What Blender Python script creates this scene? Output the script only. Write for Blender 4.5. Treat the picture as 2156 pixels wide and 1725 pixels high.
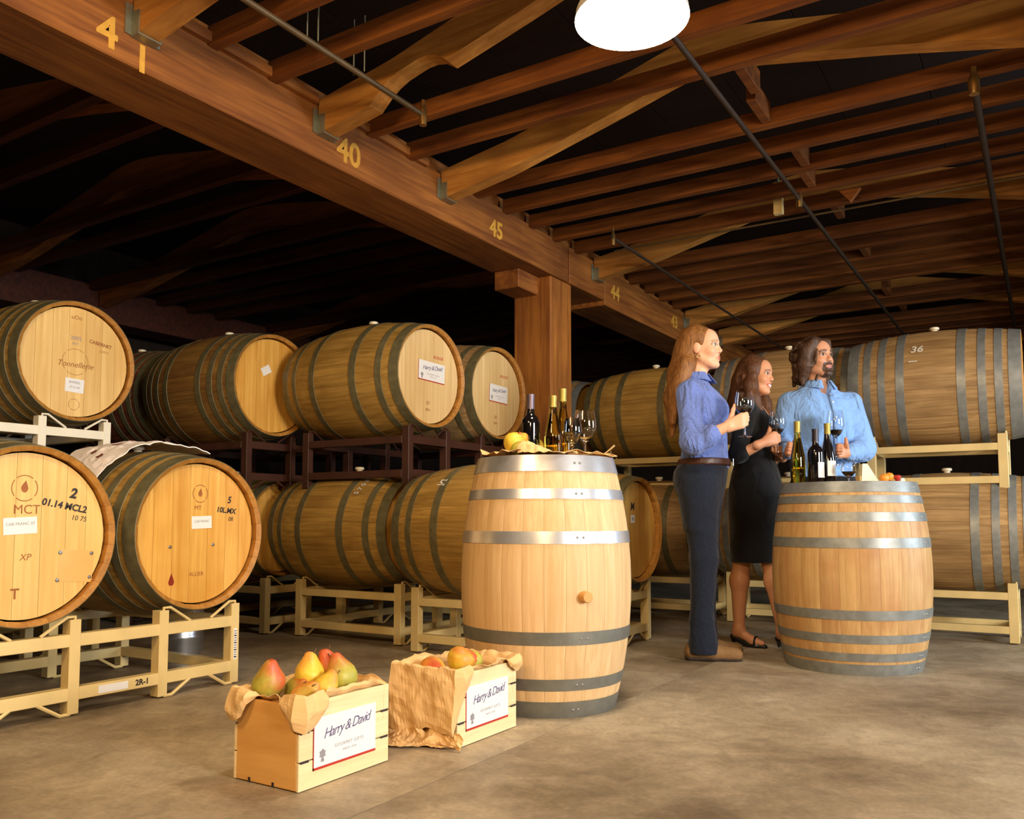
import bpy, bmesh, math, random
import numpy as np
from mathutils import Vector, Matrix, noise, Euler

for _o in list(bpy.data.objects):
    bpy.data.objects.remove(_o)
SC = bpy.context.scene
COL = SC.collection
R = math.radians
rnd = random.Random(7)

# ---------------------------------------------------------------- camera, world, lights, exposure
# World axes follow the building: +y runs along the big girder, +x across it, the camera stands at x=y=0.
YAW = R(31.99)
_cd = bpy.data.cameras.new('camera')
_cd.sensor_fit = 'HORIZONTAL'
_cd.sensor_width = 36.0
_cd.lens = 1800.0 / 2156.0 * 36.0
_cd.shift_y = 106.63 / 2156.0
_cd.clip_start = 0.05
CAM = bpy.data.objects.new('camera', _cd)
COL.objects.link(CAM)
CAM.location = (0, 0, 0.70)
CAM.rotation_euler = (R(94.0), 0, YAW)
SC.camera = CAM


def c2g(X, Y, Z=0.0):
    """point given as (right, ahead, up) of the camera's spot -> building axes"""
    return Vector((math.cos(YAW) * X - math.sin(YAW) * Y, math.sin(YAW) * X + math.cos(YAW) * Y, Z))


_w = bpy.data.worlds.new('world')
SC.world = _w
_w.use_nodes = True
_w.node_tree.nodes['Background'].inputs[0].default_value = (1.0, 0.72, 0.45, 1)
_w.node_tree.nodes['Background'].inputs[1].default_value = 0.012


def area(name, loc, target, size, power, color, sy=None):
    d = bpy.data.lights.new(name, 'AREA')
    d.shape = 'RECTANGLE'
    d.size = size
    d.size_y = sy or size
    d.energy = power
    d.color = color
    o = bpy.data.objects.new(name, d)
    COL.objects.link(o)
    o.location = loc
    o.rotation_euler = (Vector(target) - Vector(loc)).to_track_quat('-Z', 'Y').to_euler()
    return o


# added light for daylight through an assumed, unseen loading door on the right, behind the camera
area('assumed_door_daylight', c2g(5.3, -2.4, 2.05), c2g(-0.3, 3.4, 0.6), 1.9, 500, (1.0, 0.94, 0.85), 1.9)
# added light for cooler daylight from an assumed, unseen far door on the right hand side
area('assumed_side_daylight', c2g(5.2, 3.2, 1.35), c2g(0.6, 4.3, 0.7), 1.1, 90, (0.72, 0.86, 1.0), 1.6)
# warm fill lights added out of view, no lamp fixtures there: one up under the girders, one high on the left
area('added_warm_fill', c2g(-0.2, -1.0, 2.22), c2g(1.6, 3.6, 2.35), 0.6, 62, (1.0, 0.66, 0.32), 0.35)
area('added_overhead_fill', c2g(-1.5, 0.5, 2.55), c2g(-1.2, 3.0, 0.5), 0.7, 42, (1.0, 0.71, 0.38), 0.7)

SC.view_settings.view_transform = 'Standard'
SC.view_settings.look = 'None'
SC.view_settings.gamma = 1.0
SC.view_settings.use_curve_mapping = False
SC.view_settings.exposure = 0.33
SC.cycles.adaptive_threshold = 0.03
SC.cycles.max_bounces = 7
SC.cycles.diffuse_bounces = 3
SC.cycles.glossy_bounces = 3
SC.cycles.transmission_bounces = 6
SC.cycles.caustics_reflective = False
SC.cycles.caustics_refractive = False


# ---------------------------------------------------------------- material helpers
def srgb(r, g, b):
    f = lambda v: (v / 255 / 12.92) if v / 255 <= 0.04045 else ((v / 255 + 0.055) / 1.055) ** 2.4
    return (f(r), f(g), f(b), 1.0)


def new_mat(name):
    m = bpy.data.materials.new(name)
    m.use_nodes = True
    nt = m.node_tree
    return m, nt, nt.nodes['Principled BSDF']


def N_(nt, t, **kw):
    n = nt.nodes.new(t)
    for k, v in kw.items():
        setattr(n, k, v)
    return n


def plain(name, col, rough=0.5, metal=0.0, var=0.06, nscale=18, bump=0.0, **inp):
    """simple procedural material: base colour broken up by noise"""
    m, nt, b = new_mat(name)
    tc = N_(nt, 'ShaderNodeTexCoord')
    no = N_(nt, 'ShaderNodeTexNoise')
    no.inputs['Scale'].default_value = nscale
    no.inputs['Detail'].default_value = 4
    nt.links.new(tc.outputs['Object'], no.inputs['Vector'])
    rp = N_(nt, 'ShaderNodeValToRGB')
    rp.color_ramp.elements[0].position = 0.3
    rp.color_ramp.elements[1].position = 0.7
    rp.color_ramp.elements[0].color = tuple(max(0, c * (1 - var)) for c in col[:3]) + (1,)
    rp.color_ramp.elements[1].color = tuple(min(1, c * (1 + var)) for c in col[:3]) + (1,)
    nt.links.new(no.outputs['Fac'], rp.inputs['Fac'])
    nt.links.new(rp.outputs['Color'], b.inputs['Base Color'])
    b.inputs['Roughness'].default_value = rough
    b.inputs['Metallic'].default_value = metal
    for k, v in inp.items():
        b.inputs[k.replace('_', ' ')].default_value = v
    if bump:
        bp = N_(nt, 'ShaderNodeBump')
        bp.inputs['Strength'].default_value = bump
        bp.inputs['Distance'].default_value = 0.004
        nt.links.new(no.outputs['Fac'], bp.inputs['Height'])
        nt.links.new(bp.outputs['Normal'], b.inputs['Normal'])
    return m


def wood(name, dark, light, grain=(60, 60, 3.0), rough=0.6, objvar=0.22, stain=None, stain_amt=0.5,
         stain_scale=3.0, bump=0.25, knots=False, spec=0.35):
    """procedural timber; grain is the noise scale per local axis (small = along the grain)"""
    m, nt, b = new_mat(name)
    L = nt.links.new
    tc = N_(nt, 'ShaderNodeTexCoord')
    oi = N_(nt, 'ShaderNodeObjectInfo')
    off = N_(nt, 'ShaderNodeVectorMath', operation='SCALE')
    cmb = N_(nt, 'ShaderNodeCombineXYZ')
    for i in range(3):
        L(oi.outputs['Random'], cmb.inputs[i])
    L(cmb.outputs[0], off.inputs[0])
    off.inputs['Scale'].default_value = 37.0
    add = N_(nt, 'ShaderNodeVectorMath', operation='ADD')
    L(tc.outputs['Object'], add.inputs[0])
    L(off.outputs[0], add.inputs[1])
    mp = N_(nt, 'ShaderNodeMapping')
    mp.inputs['Scale'].default_value = grain
    L(add.outputs[0], mp.inputs['Vector'])
    no = N_(nt, 'ShaderNodeTexNoise')
    no.inputs['Scale'].default_value = 1.0
    no.inputs['Detail'].default_value = 5
    no.inputs['Roughness'].default_value = 0.6
    no.inputs['Distortion'].default_value = 0.6
    L(mp.outputs[0], no.inputs['Vector'])
    rp = N_(nt, 'ShaderNodeValToRGB')
    rp.color_ramp.elements[0].position = 0.32
    rp.color_ramp.elements[1].position = 0.68
    rp.color_ramp.elements[0].color = dark
    rp.color_ramp.elements[1].color = light
    L(no.outputs['Fac'], rp.inputs['Fac'])
    col = rp.outputs['Color']
    if stain:
        n2 = N_(nt, 'ShaderNodeTexNoise')
        n2.inputs['Scale'].default_value = stain_scale
        n2.inputs['Detail'].default_value = 3
        L(add.outputs[0] if not knots else tc.outputs['Object'], n2.inputs['Vector'])
        r2 = N_(nt, 'ShaderNodeMapRange')
        r2.inputs['From Min'].default_value = 0.42
        r2.inputs['From Max'].default_value = 0.72
        r2.inputs['To Max'].default_value = stain_amt
        L(n2.outputs['Fac'], r2.inputs['Value'])
        mx = N_(nt, 'ShaderNodeMix', data_type='RGBA')
        L(r2.outputs[0], mx.inputs['Factor'])
        L(col, mx.inputs[6])
        mx.inputs[7].default_value = stain
        col = mx.outputs[2]
    hs = N_(nt, 'ShaderNodeHueSaturation')
    mr = N_(nt, 'ShaderNodeMapRange')
    mr.inputs['To Min'].default_value = 1 - objvar
    mr.inputs['To Max'].default_value = 1 + objvar
    L(oi.outputs['Random'], mr.inputs['Value'])
    L(mr.outputs[0], hs.inputs['Value'])
    L(col, hs.inputs['Color'])
    L(hs.outputs[0], b.inputs['Base Color'])
    b.inputs['Roughness'].default_value = rough
    b.inputs['Specular IOR Level'].default_value = spec
    bp = N_(nt, 'ShaderNodeBump')
    bp.inputs['Strength'].default_value = bump
    bp.inputs['Distance'].default_value = 0.003
    L(no.outputs['Fac'], bp.inputs['Height'])
    L(bp.outputs['Normal'], b.inputs['Normal'])
    return m


def attr_mat(name, rough=0.5, spec=0.4, subsurf=0.0, noise_amt=0.0, nscale=(60, 60, 60), attr='Col', sheen=0.0):
    """colour comes from the mesh's own colour attribute (skin, lips, fruit...)"""
    m, nt, b = new_mat(name)
    L = nt.links.new
    at = N_(nt, 'ShaderNodeAttribute', attribute_name=attr)
    tc = N_(nt, 'ShaderNodeTexCoord')
    mp = N_(nt, 'ShaderNodeMapping')
    mp.inputs['Scale'].default_value = nscale
    L(tc.outputs['Object'], mp.inputs['Vector'])
    no = N_(nt, 'ShaderNodeTexNoise')
    no.inputs['Scale'].default_value = 1
    no.inputs['Detail'].default_value = 3
    L(mp.outputs[0], no.inputs['Vector'])
    mr = N_(nt, 'ShaderNodeMapRange')
    mr.inputs['From Min'].default_value = 0.3
    mr.inputs['From Max'].default_value = 0.7
    mr.inputs['To Min'].default_value = 1 - noise_amt
    mr.inputs['To Max'].default_value = 1 + noise_amt
    L(no.outputs['Fac'], mr.inputs['Value'])
    hs = N_(nt, 'ShaderNodeHueSaturation')
    L(at.outputs['Color'], hs.inputs['Color'])
    L(mr.outputs[0], hs.inputs['Value'])
    L(hs.outputs[0], b.inputs['Base Color'])
    b.inputs['Roughness'].default_value = rough
    b.inputs['Specular IOR Level'].default_value = spec
    b.inputs['Sheen Weight'].default_value = sheen
    if subsurf:
        b.inputs['Subsurface Weight'].default_value = subsurf
        b.inputs['Subsurface Radius'].default_value = (0.01, 0.004, 0.002)
    return m


# ---------------------------------------------------------------- object helpers
def link(name, me, mat=None, parent=None, loc=None, rot=None, mtx=None):
    o = bpy.data.objects.new(name, me)
    COL.objects.link(o)
    if mat is not None and me is not None and len(me.materials) == 0:
        me.materials.append(mat)
    if parent is not None:
        o.parent = parent
    if mtx is not None:
        o.matrix_basis = mtx
    else:
        if loc is not None:
            o.location = loc
        if rot is not None:
            o.rotation_euler = rot
    return o


def mesh(name, verts, faces, mats=None, smooth=False, fmat=None):
    me = bpy.data.meshes.new(name)
    me.from_pydata([tuple(v) for v in verts], [], faces)
    if mats:
        for m in (mats if isinstance(mats, (list, tuple)) else [mats]):
            me.materials.append(m)
    if fmat is not None:
        me.polygons.foreach_set('material_index', fmat)
    if smooth:
        me.polygons.foreach_set('use_smooth', [True] * len(me.polygons))
    me.update()
    if smooth:
        me.set_sharp_from_angle(angle=R(40))
    return me


def thing(name, label, cat, loc=(0, 0, 0), rotz=0.0, group=None, rot=None):
    o = bpy.data.objects.new(name, None)
    o.empty_display_size = 0.1
    COL.objects.link(o)
    o.location = loc
    o.rotation_euler = rot if rot else (0, 0, rotz)
    tag(o, label, cat, group)
    return o


def tag(o, label, cat, group=None):
    o['label'] = label
    o['category'] = cat
    if group:
        o['group'] = group
    return o


def box_data(sx, sy, sz, b=0.0, off=(0, 0, 0)):
    """chamfered box centred on off -> verts, faces"""
    bm = bmesh.new()
    bmesh.ops.create_cube(bm, size=1.0)
    for v in bm.verts:
        v.co = Vector((v.co.x * sx, v.co.y * sy, v.co.z * sz))
    if b > 0:
        bmesh.ops.bevel(bm, geom=list(bm.edges), offset=b, segments=1, affect='EDGES', profile=0.5)
    bm.verts.index_update()
    vs = [v.co + Vector(off) for v in bm.verts]
    fs = [[v.index for v in f.verts] for f in bm.faces]
    bm.free()
    return vs, fs


_boxcache = {}


def box(name, size, mat, parent=None, loc=(0, 0, 0), rot=None, b=0.002, mtx=None):
    key = (tuple(round(s, 4) for s in size), mat.name, b)
    if key not in _boxcache:
        vs, fs = box_data(*size, b)
        _boxcache[key] = mesh(name, vs, fs, mat)
    return link(name, _boxcache[key], None, parent, loc, rot, mtx)


def lathe_data(profile, seg=32, cap=True):
    """profile: list of (r, z) -> verts, faces about z"""
    vs, fs, rings = [], [], []
    for r, z in profile:
        if r < 1e-5:
            rings.append([len(vs)])
            vs.append((0, 0, z))
        else:
            rings.append(list(range(len(vs), len(vs) + seg)))
            for i in range(seg):
                a = 2 * math.pi * i / seg
                vs.append((r * math.cos(a), r * math.sin(a), z))
    for A, B in zip(rings, rings[1:]):
        if len(A) == 1 and len(B) == 1:
            continue
        for i in range(seg):
            j = (i + 1) % seg
            if len(A) == 1:
                fs.append((A[0], B[j], B[i]))
            elif len(B) == 1:
                fs.append((A[i], A[j], B[0]))
            else:
                fs.append((A[i], A[j], B[j], B[i]))
    return vs, fs


def lathe(name, profile, mat, seg=32, smooth=True):
    vs, fs = lathe_data(profile, seg)
    return mesh(name, vs, fs, mat, smooth)


def tube_data(pts, r, seg=8, closed=False):
    pts = [Vector(p) for p in pts]
    vs, fs = [], []
    n = len(pts)
    up = None
    for i, p in enumerate(pts):
        if i == 0:
            d = pts[1] - p
        elif i == n - 1:
            d = p - pts[i - 1]
        else:
            d = (pts[i + 1] - p).normalized() + (p - pts[i - 1]).normalized()
        d.normalize()
        if up is None:
            up = Vector((0, 0, 1)) if abs(d.z) < 0.9 else Vector((1, 0, 0))
        a = d.cross(up).normalized()
        up = a.cross(d).normalized()
        rr = r[i] if isinstance(r, (list, tuple)) else r
        for k in range(seg):
            t = 2 * math.pi * k / seg
            vs.append(p + (a * math.cos(t) + up * math.sin(t)) * rr)
    for i in range(n - 1):
        for k in range(seg):
            l = (k + 1) % seg
            fs.append((i * seg + k, i * seg + l, (i + 1) * seg + l, (i + 1) * seg + k))
    fs.append(tuple(range(seg))[::-1])
    fs.append(tuple((n - 1) * seg + k for k in range(seg)))
    return vs, fs


def tube(name, pts, r, mat, parent=None, seg=8, loc=None, mtx=None):
    vs, fs = tube_data(pts, r, seg)
    return link(name, mesh(name, vs, fs, mat, True), None, parent, loc, None, mtx)


def cat_data(parts):
    V, F = [], []
    for vs, fs in parts:
        o = len(V)
        V += [tuple(v) for v in vs]
        F += [tuple(i + o for i in f) for f in fs]
    return V, F


def text_mesh(body, size, mat, shear=0.0, extrude=0.0006, align='CENTER', spacing=1.0, bold=0.0):
    cu = bpy.data.curves.new('lettering', 'FONT')
    cu.body = body
    cu.size = size
    cu.shear = shear
    cu.extrude = extrude
    cu.offset = bold
    cu.align_x = align
    cu.align_y = 'CENTER'
    cu.space_character = spacing
    cu.resolution_u = 3
    o = bpy.data.objects.new('lettering', cu)
    COL.objects.link(o)
    dg = bpy.context.evaluated_depsgraph_get()
    me = bpy.data.meshes.new_from_object(o.evaluated_get(dg))
    bpy.data.objects.remove(o)
    bpy.data.curves.remove(cu)
    me.materials.clear()
    me.materials.append(mat)
    return me


def frame(origin, xdir, ydir):
    """matrix whose x,y axes are given (for flat print)"""
    x = Vector(xdir).normalized()
    y = Vector(ydir).normalized()
    z = x.cross(y)
    m = Matrix((x, y, z)).transposed().to_4x4()
    m.translation = Vector(origin)
    return m


# ---------------------------------------------------------------- materials
M = {}
M['timber'] = wood('timber', srgb(98, 52, 18), srgb(146, 86, 32), (2.2, 30, 30), 0.65, 0.18, srgb(84, 38, 14), 0.6, 2.0)
M['timber_y'] = wood('timber_y', srgb(118, 66, 26), srgb(172, 108, 46), (30, 1.6, 30), 0.65, 0.08, srgb(80, 38, 14), 0.55, 1.6, knots=True)
M['timber_z'] = wood('timber_z', srgb(130, 74, 26), srgb(182, 116, 46), (26, 26, 1.5), 0.7, 0.05, srgb(84, 42, 14), 0.6, 2.2, knots=True)
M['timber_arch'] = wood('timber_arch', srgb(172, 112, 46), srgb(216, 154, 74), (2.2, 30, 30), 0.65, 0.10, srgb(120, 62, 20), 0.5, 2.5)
M['timber_shaded'] = wood('timber_shaded', srgb(54, 24, 14), srgb(86, 40, 22), (2.2, 30, 30), 0.75, 0.12)  # roof timber of the unlit left bay, its shade put into the colour
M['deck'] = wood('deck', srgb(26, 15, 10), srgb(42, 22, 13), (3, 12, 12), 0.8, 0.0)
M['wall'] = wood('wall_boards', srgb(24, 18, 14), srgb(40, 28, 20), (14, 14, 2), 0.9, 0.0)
M['new_oak'] = wood('new_oak', srgb(204, 166, 116), srgb(222, 188, 140), (55, 55, 2.2), 0.5, 0.06, bump=0.12)
M['new_oak_end'] = wood('new_oak_end', srgb(190, 145, 92), srgb(214, 170, 116), (50, 50, 50), 0.6, 0.05)
M['oak'] = wood('oak', srgb(142, 108, 48), srgb(186, 146, 74), (55, 55, 2.2), 0.55, 0.10, srgb(116, 80, 28), 0.55, 3.2)
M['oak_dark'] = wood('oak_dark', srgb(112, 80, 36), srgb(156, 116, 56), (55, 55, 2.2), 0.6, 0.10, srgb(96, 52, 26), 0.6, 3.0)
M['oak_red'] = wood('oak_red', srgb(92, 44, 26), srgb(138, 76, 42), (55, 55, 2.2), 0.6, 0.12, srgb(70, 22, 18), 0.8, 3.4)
M['oak_grey'] = wood('oak_grey', srgb(140, 108, 66), srgb(186, 150, 100), (55, 55, 2.2), 0.6, 0.10, srgb(118, 84, 46), 0.5, 3.4)
M['oak_wine'] = wood('oak_wine', srgb(174, 136, 84), srgb(200, 162, 108), (55, 55, 2.2), 0.5, 0.05, srgb(160, 100, 56), 0.5, 4.5, bump=0.12)
M['head'] = wood('head_oak', srgb(210, 168, 94), srgb(232, 194, 122), (1.6, 40, 40), 0.45, 0.05, srgb(204, 152, 72), 0.5, 2.4, bump=0.1)
M['head_o'] = wood('head_oak_deep', srgb(202, 148, 64), srgb(226, 178, 92), (1.6, 40, 40), 0.45, 0.05, srgb(188, 124, 38), 0.6, 2.6, bump=0.1)
M['head_p'] = wood('head_oak_pale', srgb(206, 172, 116), srgb(228, 196, 142), (1.6, 40, 40), 0.45, 0.04, srgb(190, 150, 90), 0.4, 2.0, bump=0.1)
M['rim'] = wood('rim_oak', srgb(150, 100, 40), srgb(182, 128, 56), (30, 30, 30), 0.55, 0.06)
M['hoop'] = plain('hoop_steel', srgb(108, 100, 70), 0.5, 0.25, 0.22, 26)
M['hoop_grey'] = plain('hoop_grey', srgb(134, 136, 132), 0.42, 0.4, 0.16, 26)
M['hoop_bright'] = plain('hoop_galvanised', srgb(212, 214, 220), 0.3, 0.75, 0.05, 30)
M['hoop_new'] = plain('hoop_new_dull', srgb(122, 122, 114), 0.45, 0.5, 0.10, 30)
M['bung'] = plain('bung_silicone', srgb(222, 210, 180), 0.5, 0, 0.04)
M['bung_wood'] = plain('bung_wood', srgb(206, 150, 82), 0.6, 0, 0.15)
M['cream'] = plain('rack_cream_paint', srgb(214, 188, 128), 0.45, 0, 0.08, 9)
M['white_paint'] = plain('rack_white_paint', srgb(232, 222, 198), 0.45, 0, 0.05, 9)
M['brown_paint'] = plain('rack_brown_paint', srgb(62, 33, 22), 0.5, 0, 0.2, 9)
M['dark_metal'] = plain('dark_pipe', srgb(70, 56, 44), 0.5, 0.3, 0.15, 12)
M['pipe'] = plain('pipe_steel', srgb(104, 84, 56), 0.45, 0.4, 0.15, 12)
M['brass'] = plain('brass', srgb(190, 150, 90), 0.3, 0.9, 0.1)
M['zinc'] = plain('zinc_bracket', srgb(150, 150, 130), 0.45, 0.7, 0.2)
M['steel'] = plain('stainless', srgb(190, 192, 196), 0.3, 0.95, 0.06, 14)
M['sticker'] = plain('sticker_paper', srgb(226, 224, 222), 0.55, 0, 0.02)
M['ink'] = plain('ink', srgb(44, 34, 32), 0.6, 0, 0.05)
M['ink_blue'] = plain('ink_violet', srgb(92, 84, 120), 0.6, 0, 0.05)
M['ink_soft'] = plain('ink_grey', srgb(140, 136, 140), 0.6, 0, 0.05)
M['brand'] = plain('burnt_brand', srgb(150, 88, 40), 0.7, 0, 0.1)
M['red_print'] = plain('red_print', srgb(176, 44, 26), 0.5, 0, 0.05)
M['paint_yellow'] = plain('yellow_paint', srgb(214, 160, 60), 0.6, 0, 0.12, 30)
M['chalk'] = plain('chalk', srgb(214, 206, 190), 0.9, 0, 0.1)
# ================================================================ the building
def structure(o):
    o['kind'] = 'structure'
    return o


# ---- concrete floor
def floor_mat():
    m, nt, b = new_mat('concrete')
    L = nt.links.new
    tc = N_(nt, 'ShaderNodeTexCoord')
    n1 = N_(nt, 'ShaderNodeTexNoise')
    n1.inputs['Scale'].default_value = 1.1
    n1.inputs['Detail'].default_value = 8
    n1.inputs['Roughness'].default_value = 0.62
    n2 = N_(nt, 'ShaderNodeTexNoise')
    n2.inputs['Scale'].default_value = 9
    n2.inputs['Detail'].default_value = 6
    n2.inputs['Distortion'].default_value = 1.2
    n3 = N_(nt, 'ShaderNodeTexNoise')
    n3.inputs['Scale'].default_value = 70
    n3.inputs['Detail'].default_value = 4
    for n in (n1, n2, n3):
        L(tc.outputs['Object'], n.inputs['Vector'])
    r1 = N_(nt, 'ShaderNodeValToRGB')
    e = r1.color_ramp.elements
    e[0].position, e[0].color = 0.34, srgb(108, 92, 70)
    e[1].position, e[1].color = 0.62, srgb(176, 160, 134)
    x = e.new(0.48)
    x.color = srgb(152, 135, 110)
    L(n1.outputs['Fac'], r1.inputs['Fac'])
    r2 = N_(nt, 'ShaderNodeMapRange')
    r2.inputs['From Min'].default_value = 0.3
    r2.inputs['From Max'].default_value = 0.7
    r2.inputs['To Min'].default_value = 0.78
    r2.inputs['To Max'].default_value = 1.14
    L(n2.outputs['Fac'], r2.inputs['Value'])
    hs = N_(nt, 'ShaderNodeHueSaturation')
    L(r1.outputs['Color'], hs.inputs['Color'])
    L(r2.outputs[0], hs.inputs['Value'])
    r3 = N_(nt, 'ShaderNodeMapRange')
    r3.inputs['From Min'].default_value = 0.35
    r3.inputs['From Max'].default_value = 0.65
    r3.inputs['To Min'].default_value = 0.9
    r3.inputs['To Max'].default_value = 1.08
    L(n3.outputs['Fac'], r3.inputs['Value'])
    h2 = N_(nt, 'ShaderNodeHueSaturation')
    L(hs.outputs[0], h2.inputs['Color'])
    L(r3.outputs[0], h2.inputs['Value'])
    L(h2.outputs[0], b.inputs['Base Color'])
    b.inputs['Roughness'].default_value = 0.55
    b.inputs['Specular IOR Level'].default_value = 0.4
    bp = N_(nt, 'ShaderNodeBump')
    bp.inputs['Strength'].default_value = 0.2
    bp.inputs['Distance'].default_value = 0.006
    L(n2.outputs['Fac'], bp.inputs['Height'])
    L(bp.outputs[0], b.inputs['Normal'])
    return m


M['concrete'] = floor_mat()
X0, X1, Y0, Y1 = -7.4, 6.4, -4.5, 15.0
FLOOR = structure(link('floor', None))
# two pours with a saw-cut joint between them
JX = -1.42
for a, bb in ((X0, JX - 0.0015), (JX + 0.0015, X1)):
    vs, fs = box_data(bb - a, Y1 - Y0, 0.12, 0.0)
    link('slab', mesh('slab', vs, fs, M['concrete']), None, FLOOR, ((a + bb) / 2, (Y0 + Y1) / 2, -0.06))
vs, fs = box_data(X1 - X0, Y1 - Y0, 0.05)
link('joint_filler', mesh('joint_filler', vs, fs, M['deck']), None, FLOOR, ((X0 + X1) / 2, (Y0 + Y1) / 2, -0.034))

# ---- walls
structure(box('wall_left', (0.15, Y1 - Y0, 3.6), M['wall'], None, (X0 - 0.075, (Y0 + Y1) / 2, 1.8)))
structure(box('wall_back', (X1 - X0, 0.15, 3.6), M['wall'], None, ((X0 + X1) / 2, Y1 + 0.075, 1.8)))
# wall_right has two assumed, unseen door openings to go with the added daylight
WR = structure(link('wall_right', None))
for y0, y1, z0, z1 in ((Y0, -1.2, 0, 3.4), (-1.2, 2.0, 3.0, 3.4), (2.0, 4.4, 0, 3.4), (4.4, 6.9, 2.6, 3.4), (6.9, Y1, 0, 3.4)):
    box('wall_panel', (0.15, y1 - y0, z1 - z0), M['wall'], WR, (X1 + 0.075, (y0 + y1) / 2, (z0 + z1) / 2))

# ---- ceiling: decking, joists, arched beams
GX0, GX1 = -3.24, -2.90           # the big girder
JZ = 2.675                        # underside of the joists
CEIL = structure(link('ceiling', None))
for i in range(28):
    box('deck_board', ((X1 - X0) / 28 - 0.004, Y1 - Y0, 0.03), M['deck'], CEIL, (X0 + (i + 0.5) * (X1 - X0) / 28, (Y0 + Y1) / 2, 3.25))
SP = 0.9805 / 3
archs = [0.0, 1, 2, 3, 5, 7, 8, 10, 11, 12]
arch_t = [1.942 + 0.9805 * (k - 1) for k in archs]
bays = [(GX1, 0.12), (-6.9, GX0), (0.46, 3.9)]
jm = {}
for bi, (a, b) in enumerate(bays):
    vs, fs = box_data(b - a, 0.055, 0.085, 0.003)
    jm[bi] = mesh('joist', vs, fs, M['timber_shaded' if bi == 1 else 'timber'])  # left bay joists take the timber with shade in its colour
for k in range(-9, 40):
    t = 1.942 + SP * k
    if t > Y1 - 0.2 or t < Y0 + 0.2:
        continue
    is_arch = any(abs(t - q) < 0.05 for q in arch_t)
    for bi, (a, b) in enumerate(bays):
        if bi == 2 and (k % 3 == 0 or t < 0):
            continue
        if is_arch and bi != 2:
            continue
        if bi == 1 and t < 0.5:
            continue
        link('joist', jm[bi], None, CEIL, ((a + b) / 2, t, JZ + 0.0425))


def arch_mesh(a, b, notch=False):
    ctrl = [(0, 2.545), (0.15, 2.617), (0.373, 2.782), (0.48, 2.868), (0.532, 2.880), (0.60, 2.855), (0.794, 2.734), (1, 2.588)]
    n = 56
    vs, fs = [], []
    for i in range(n + 1):
        u = i / n
        for (u0, z0), (u1, z1) in zip(ctrl, ctrl[1:]):
            if u <= u1 + 1e-9:
                s = (u - u0) / (u1 - u0)
                z = z0 + (z1 - z0) * s
                break
        zt = z + 0.165
        if notch and 0.115 < u < 0.245:      # sawn-out scoop in the underside
            s = (u - 0.115) / 0.13
            z += 0.085 * min(1, 4.5 * s * (1 - s)) ** 0.6
        x = a + (b - a) * u
        for yy in (-0.045, 0.045):
            vs.append((x, yy, z))
            vs.append((x, yy, zt))
    for i in range(n):
        q, r = i * 4, i * 4 + 4
        fs += [(q, r, r + 1, q + 1), (q + 2, q + 3, r + 3, r + 2), (q, q + 2, r + 2, r), (q + 1, r + 1, r + 3, q + 3)]
    fs += [(0, 1, 3, 2), (n * 4, n * 4 + 2, n * 4 + 3, n * 4 + 1)]
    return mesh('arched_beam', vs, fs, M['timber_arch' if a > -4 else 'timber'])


am = arch_mesh(GX1 + 0.01, 0.12)
amn = arch_mesh(GX1 + 0.01, 0.12, True)
aml = arch_mesh(-6.89, GX0 - 0.01)
hm = mesh('hanger', *cat_data([box_data(0.05, 0.1, 0.006, 0, (0.025, 0, -0.003)), box_data(0.05, 0.004, 0.09, 0, (0.025, -0.048, 0.045)),
                               box_data(0.05, 0.004, 0.09, 0, (0.025, 0.048, 0.045)), box_data(0.004, 0.15, 0.12, 0, (0.002, 0, 0.06))]), M['zinc'])
for t in arch_t:
    o = link('arched_beam', amn if abs(t - 2.92) < 0.1 else am, None, CEIL, (0, t, 0))
    link('hanger', hm, None, o, (GX1 + 0.002, 0, 2.545))
    link('arched_beam', aml, None, CEIL, (0, t + 0.43, 0))
# solid blocking between joists near mid-span and other small carpentry
for k in (5, 6, 8, 9, 11, 14, 17, 18, 20):
    t = 1.942 + SP * (k + 0.5)
    box('blocking', (0.045, SP - 0.058, 0.10), M['timber'], CEIL, (-1.12 + 0.02 * (k % 3), t, JZ + 0.06))

# ---- girder with numbers painted on it, and its post
GIR = structure(link('timber_girder', None, None, None, (0, 0, 0)))
tag(GIR, 'massive timber girder with yellow painted numbers crossing the roof', 'beam')
for y0, y1, dz in ((Y0, 5.42, 0.0), (5.44, 6.02, 0.0), (6.03, Y1, -0.035)):
    vs, fs = box_data(GX1 - GX0, y1 - y0, 0.27 - dz, 0.006)
    link('beam', mesh('beam', vs, fs, M['timber_y']), None, GIR, ((GX0 + GX1) / 2, (y0 + y1) / 2, 2.43 + dz + (0.27 - dz) / 2))
vs, fs = box_data(GX1 - GX0 - 0.06, Y1 - Y0, 0.10, 0.004)
link('top_plate', mesh('top_plate', vs, fs, M['timber_y']), None, GIR, ((GX0 + GX1) / 2 - 0.02, (Y0 + Y1) / 2, 2.752))
for a, b in ((2.10, 2.86), (3.02, 3.72)):
    box('ledger_board', (0.03, b - a, 0.045), M['timber_y'], GIR, (GX1 + 0.015, (a + b) / 2, 2.705))
for body, y, z, sz in (('4', 1.80, 2.51, 0.17), ('1', 1.945, 2.47, 0.15), ('40', 3.10, 2.53, 0.17), ('45', 4.455, 2.535, 0.15), ('44', 6.22, 2.53, 0.16), ('43', 7.52, 2.55, 0.16)):
    me = text_mesh(body, sz, M['paint_yellow'], 0.0, 0.0008, bold=0.004)
    link('painted_number', me, None, GIR, mtx=frame((GX1 + 0.0012, y, z), (0, 1, 0), (0, 0, 1)))

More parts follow.
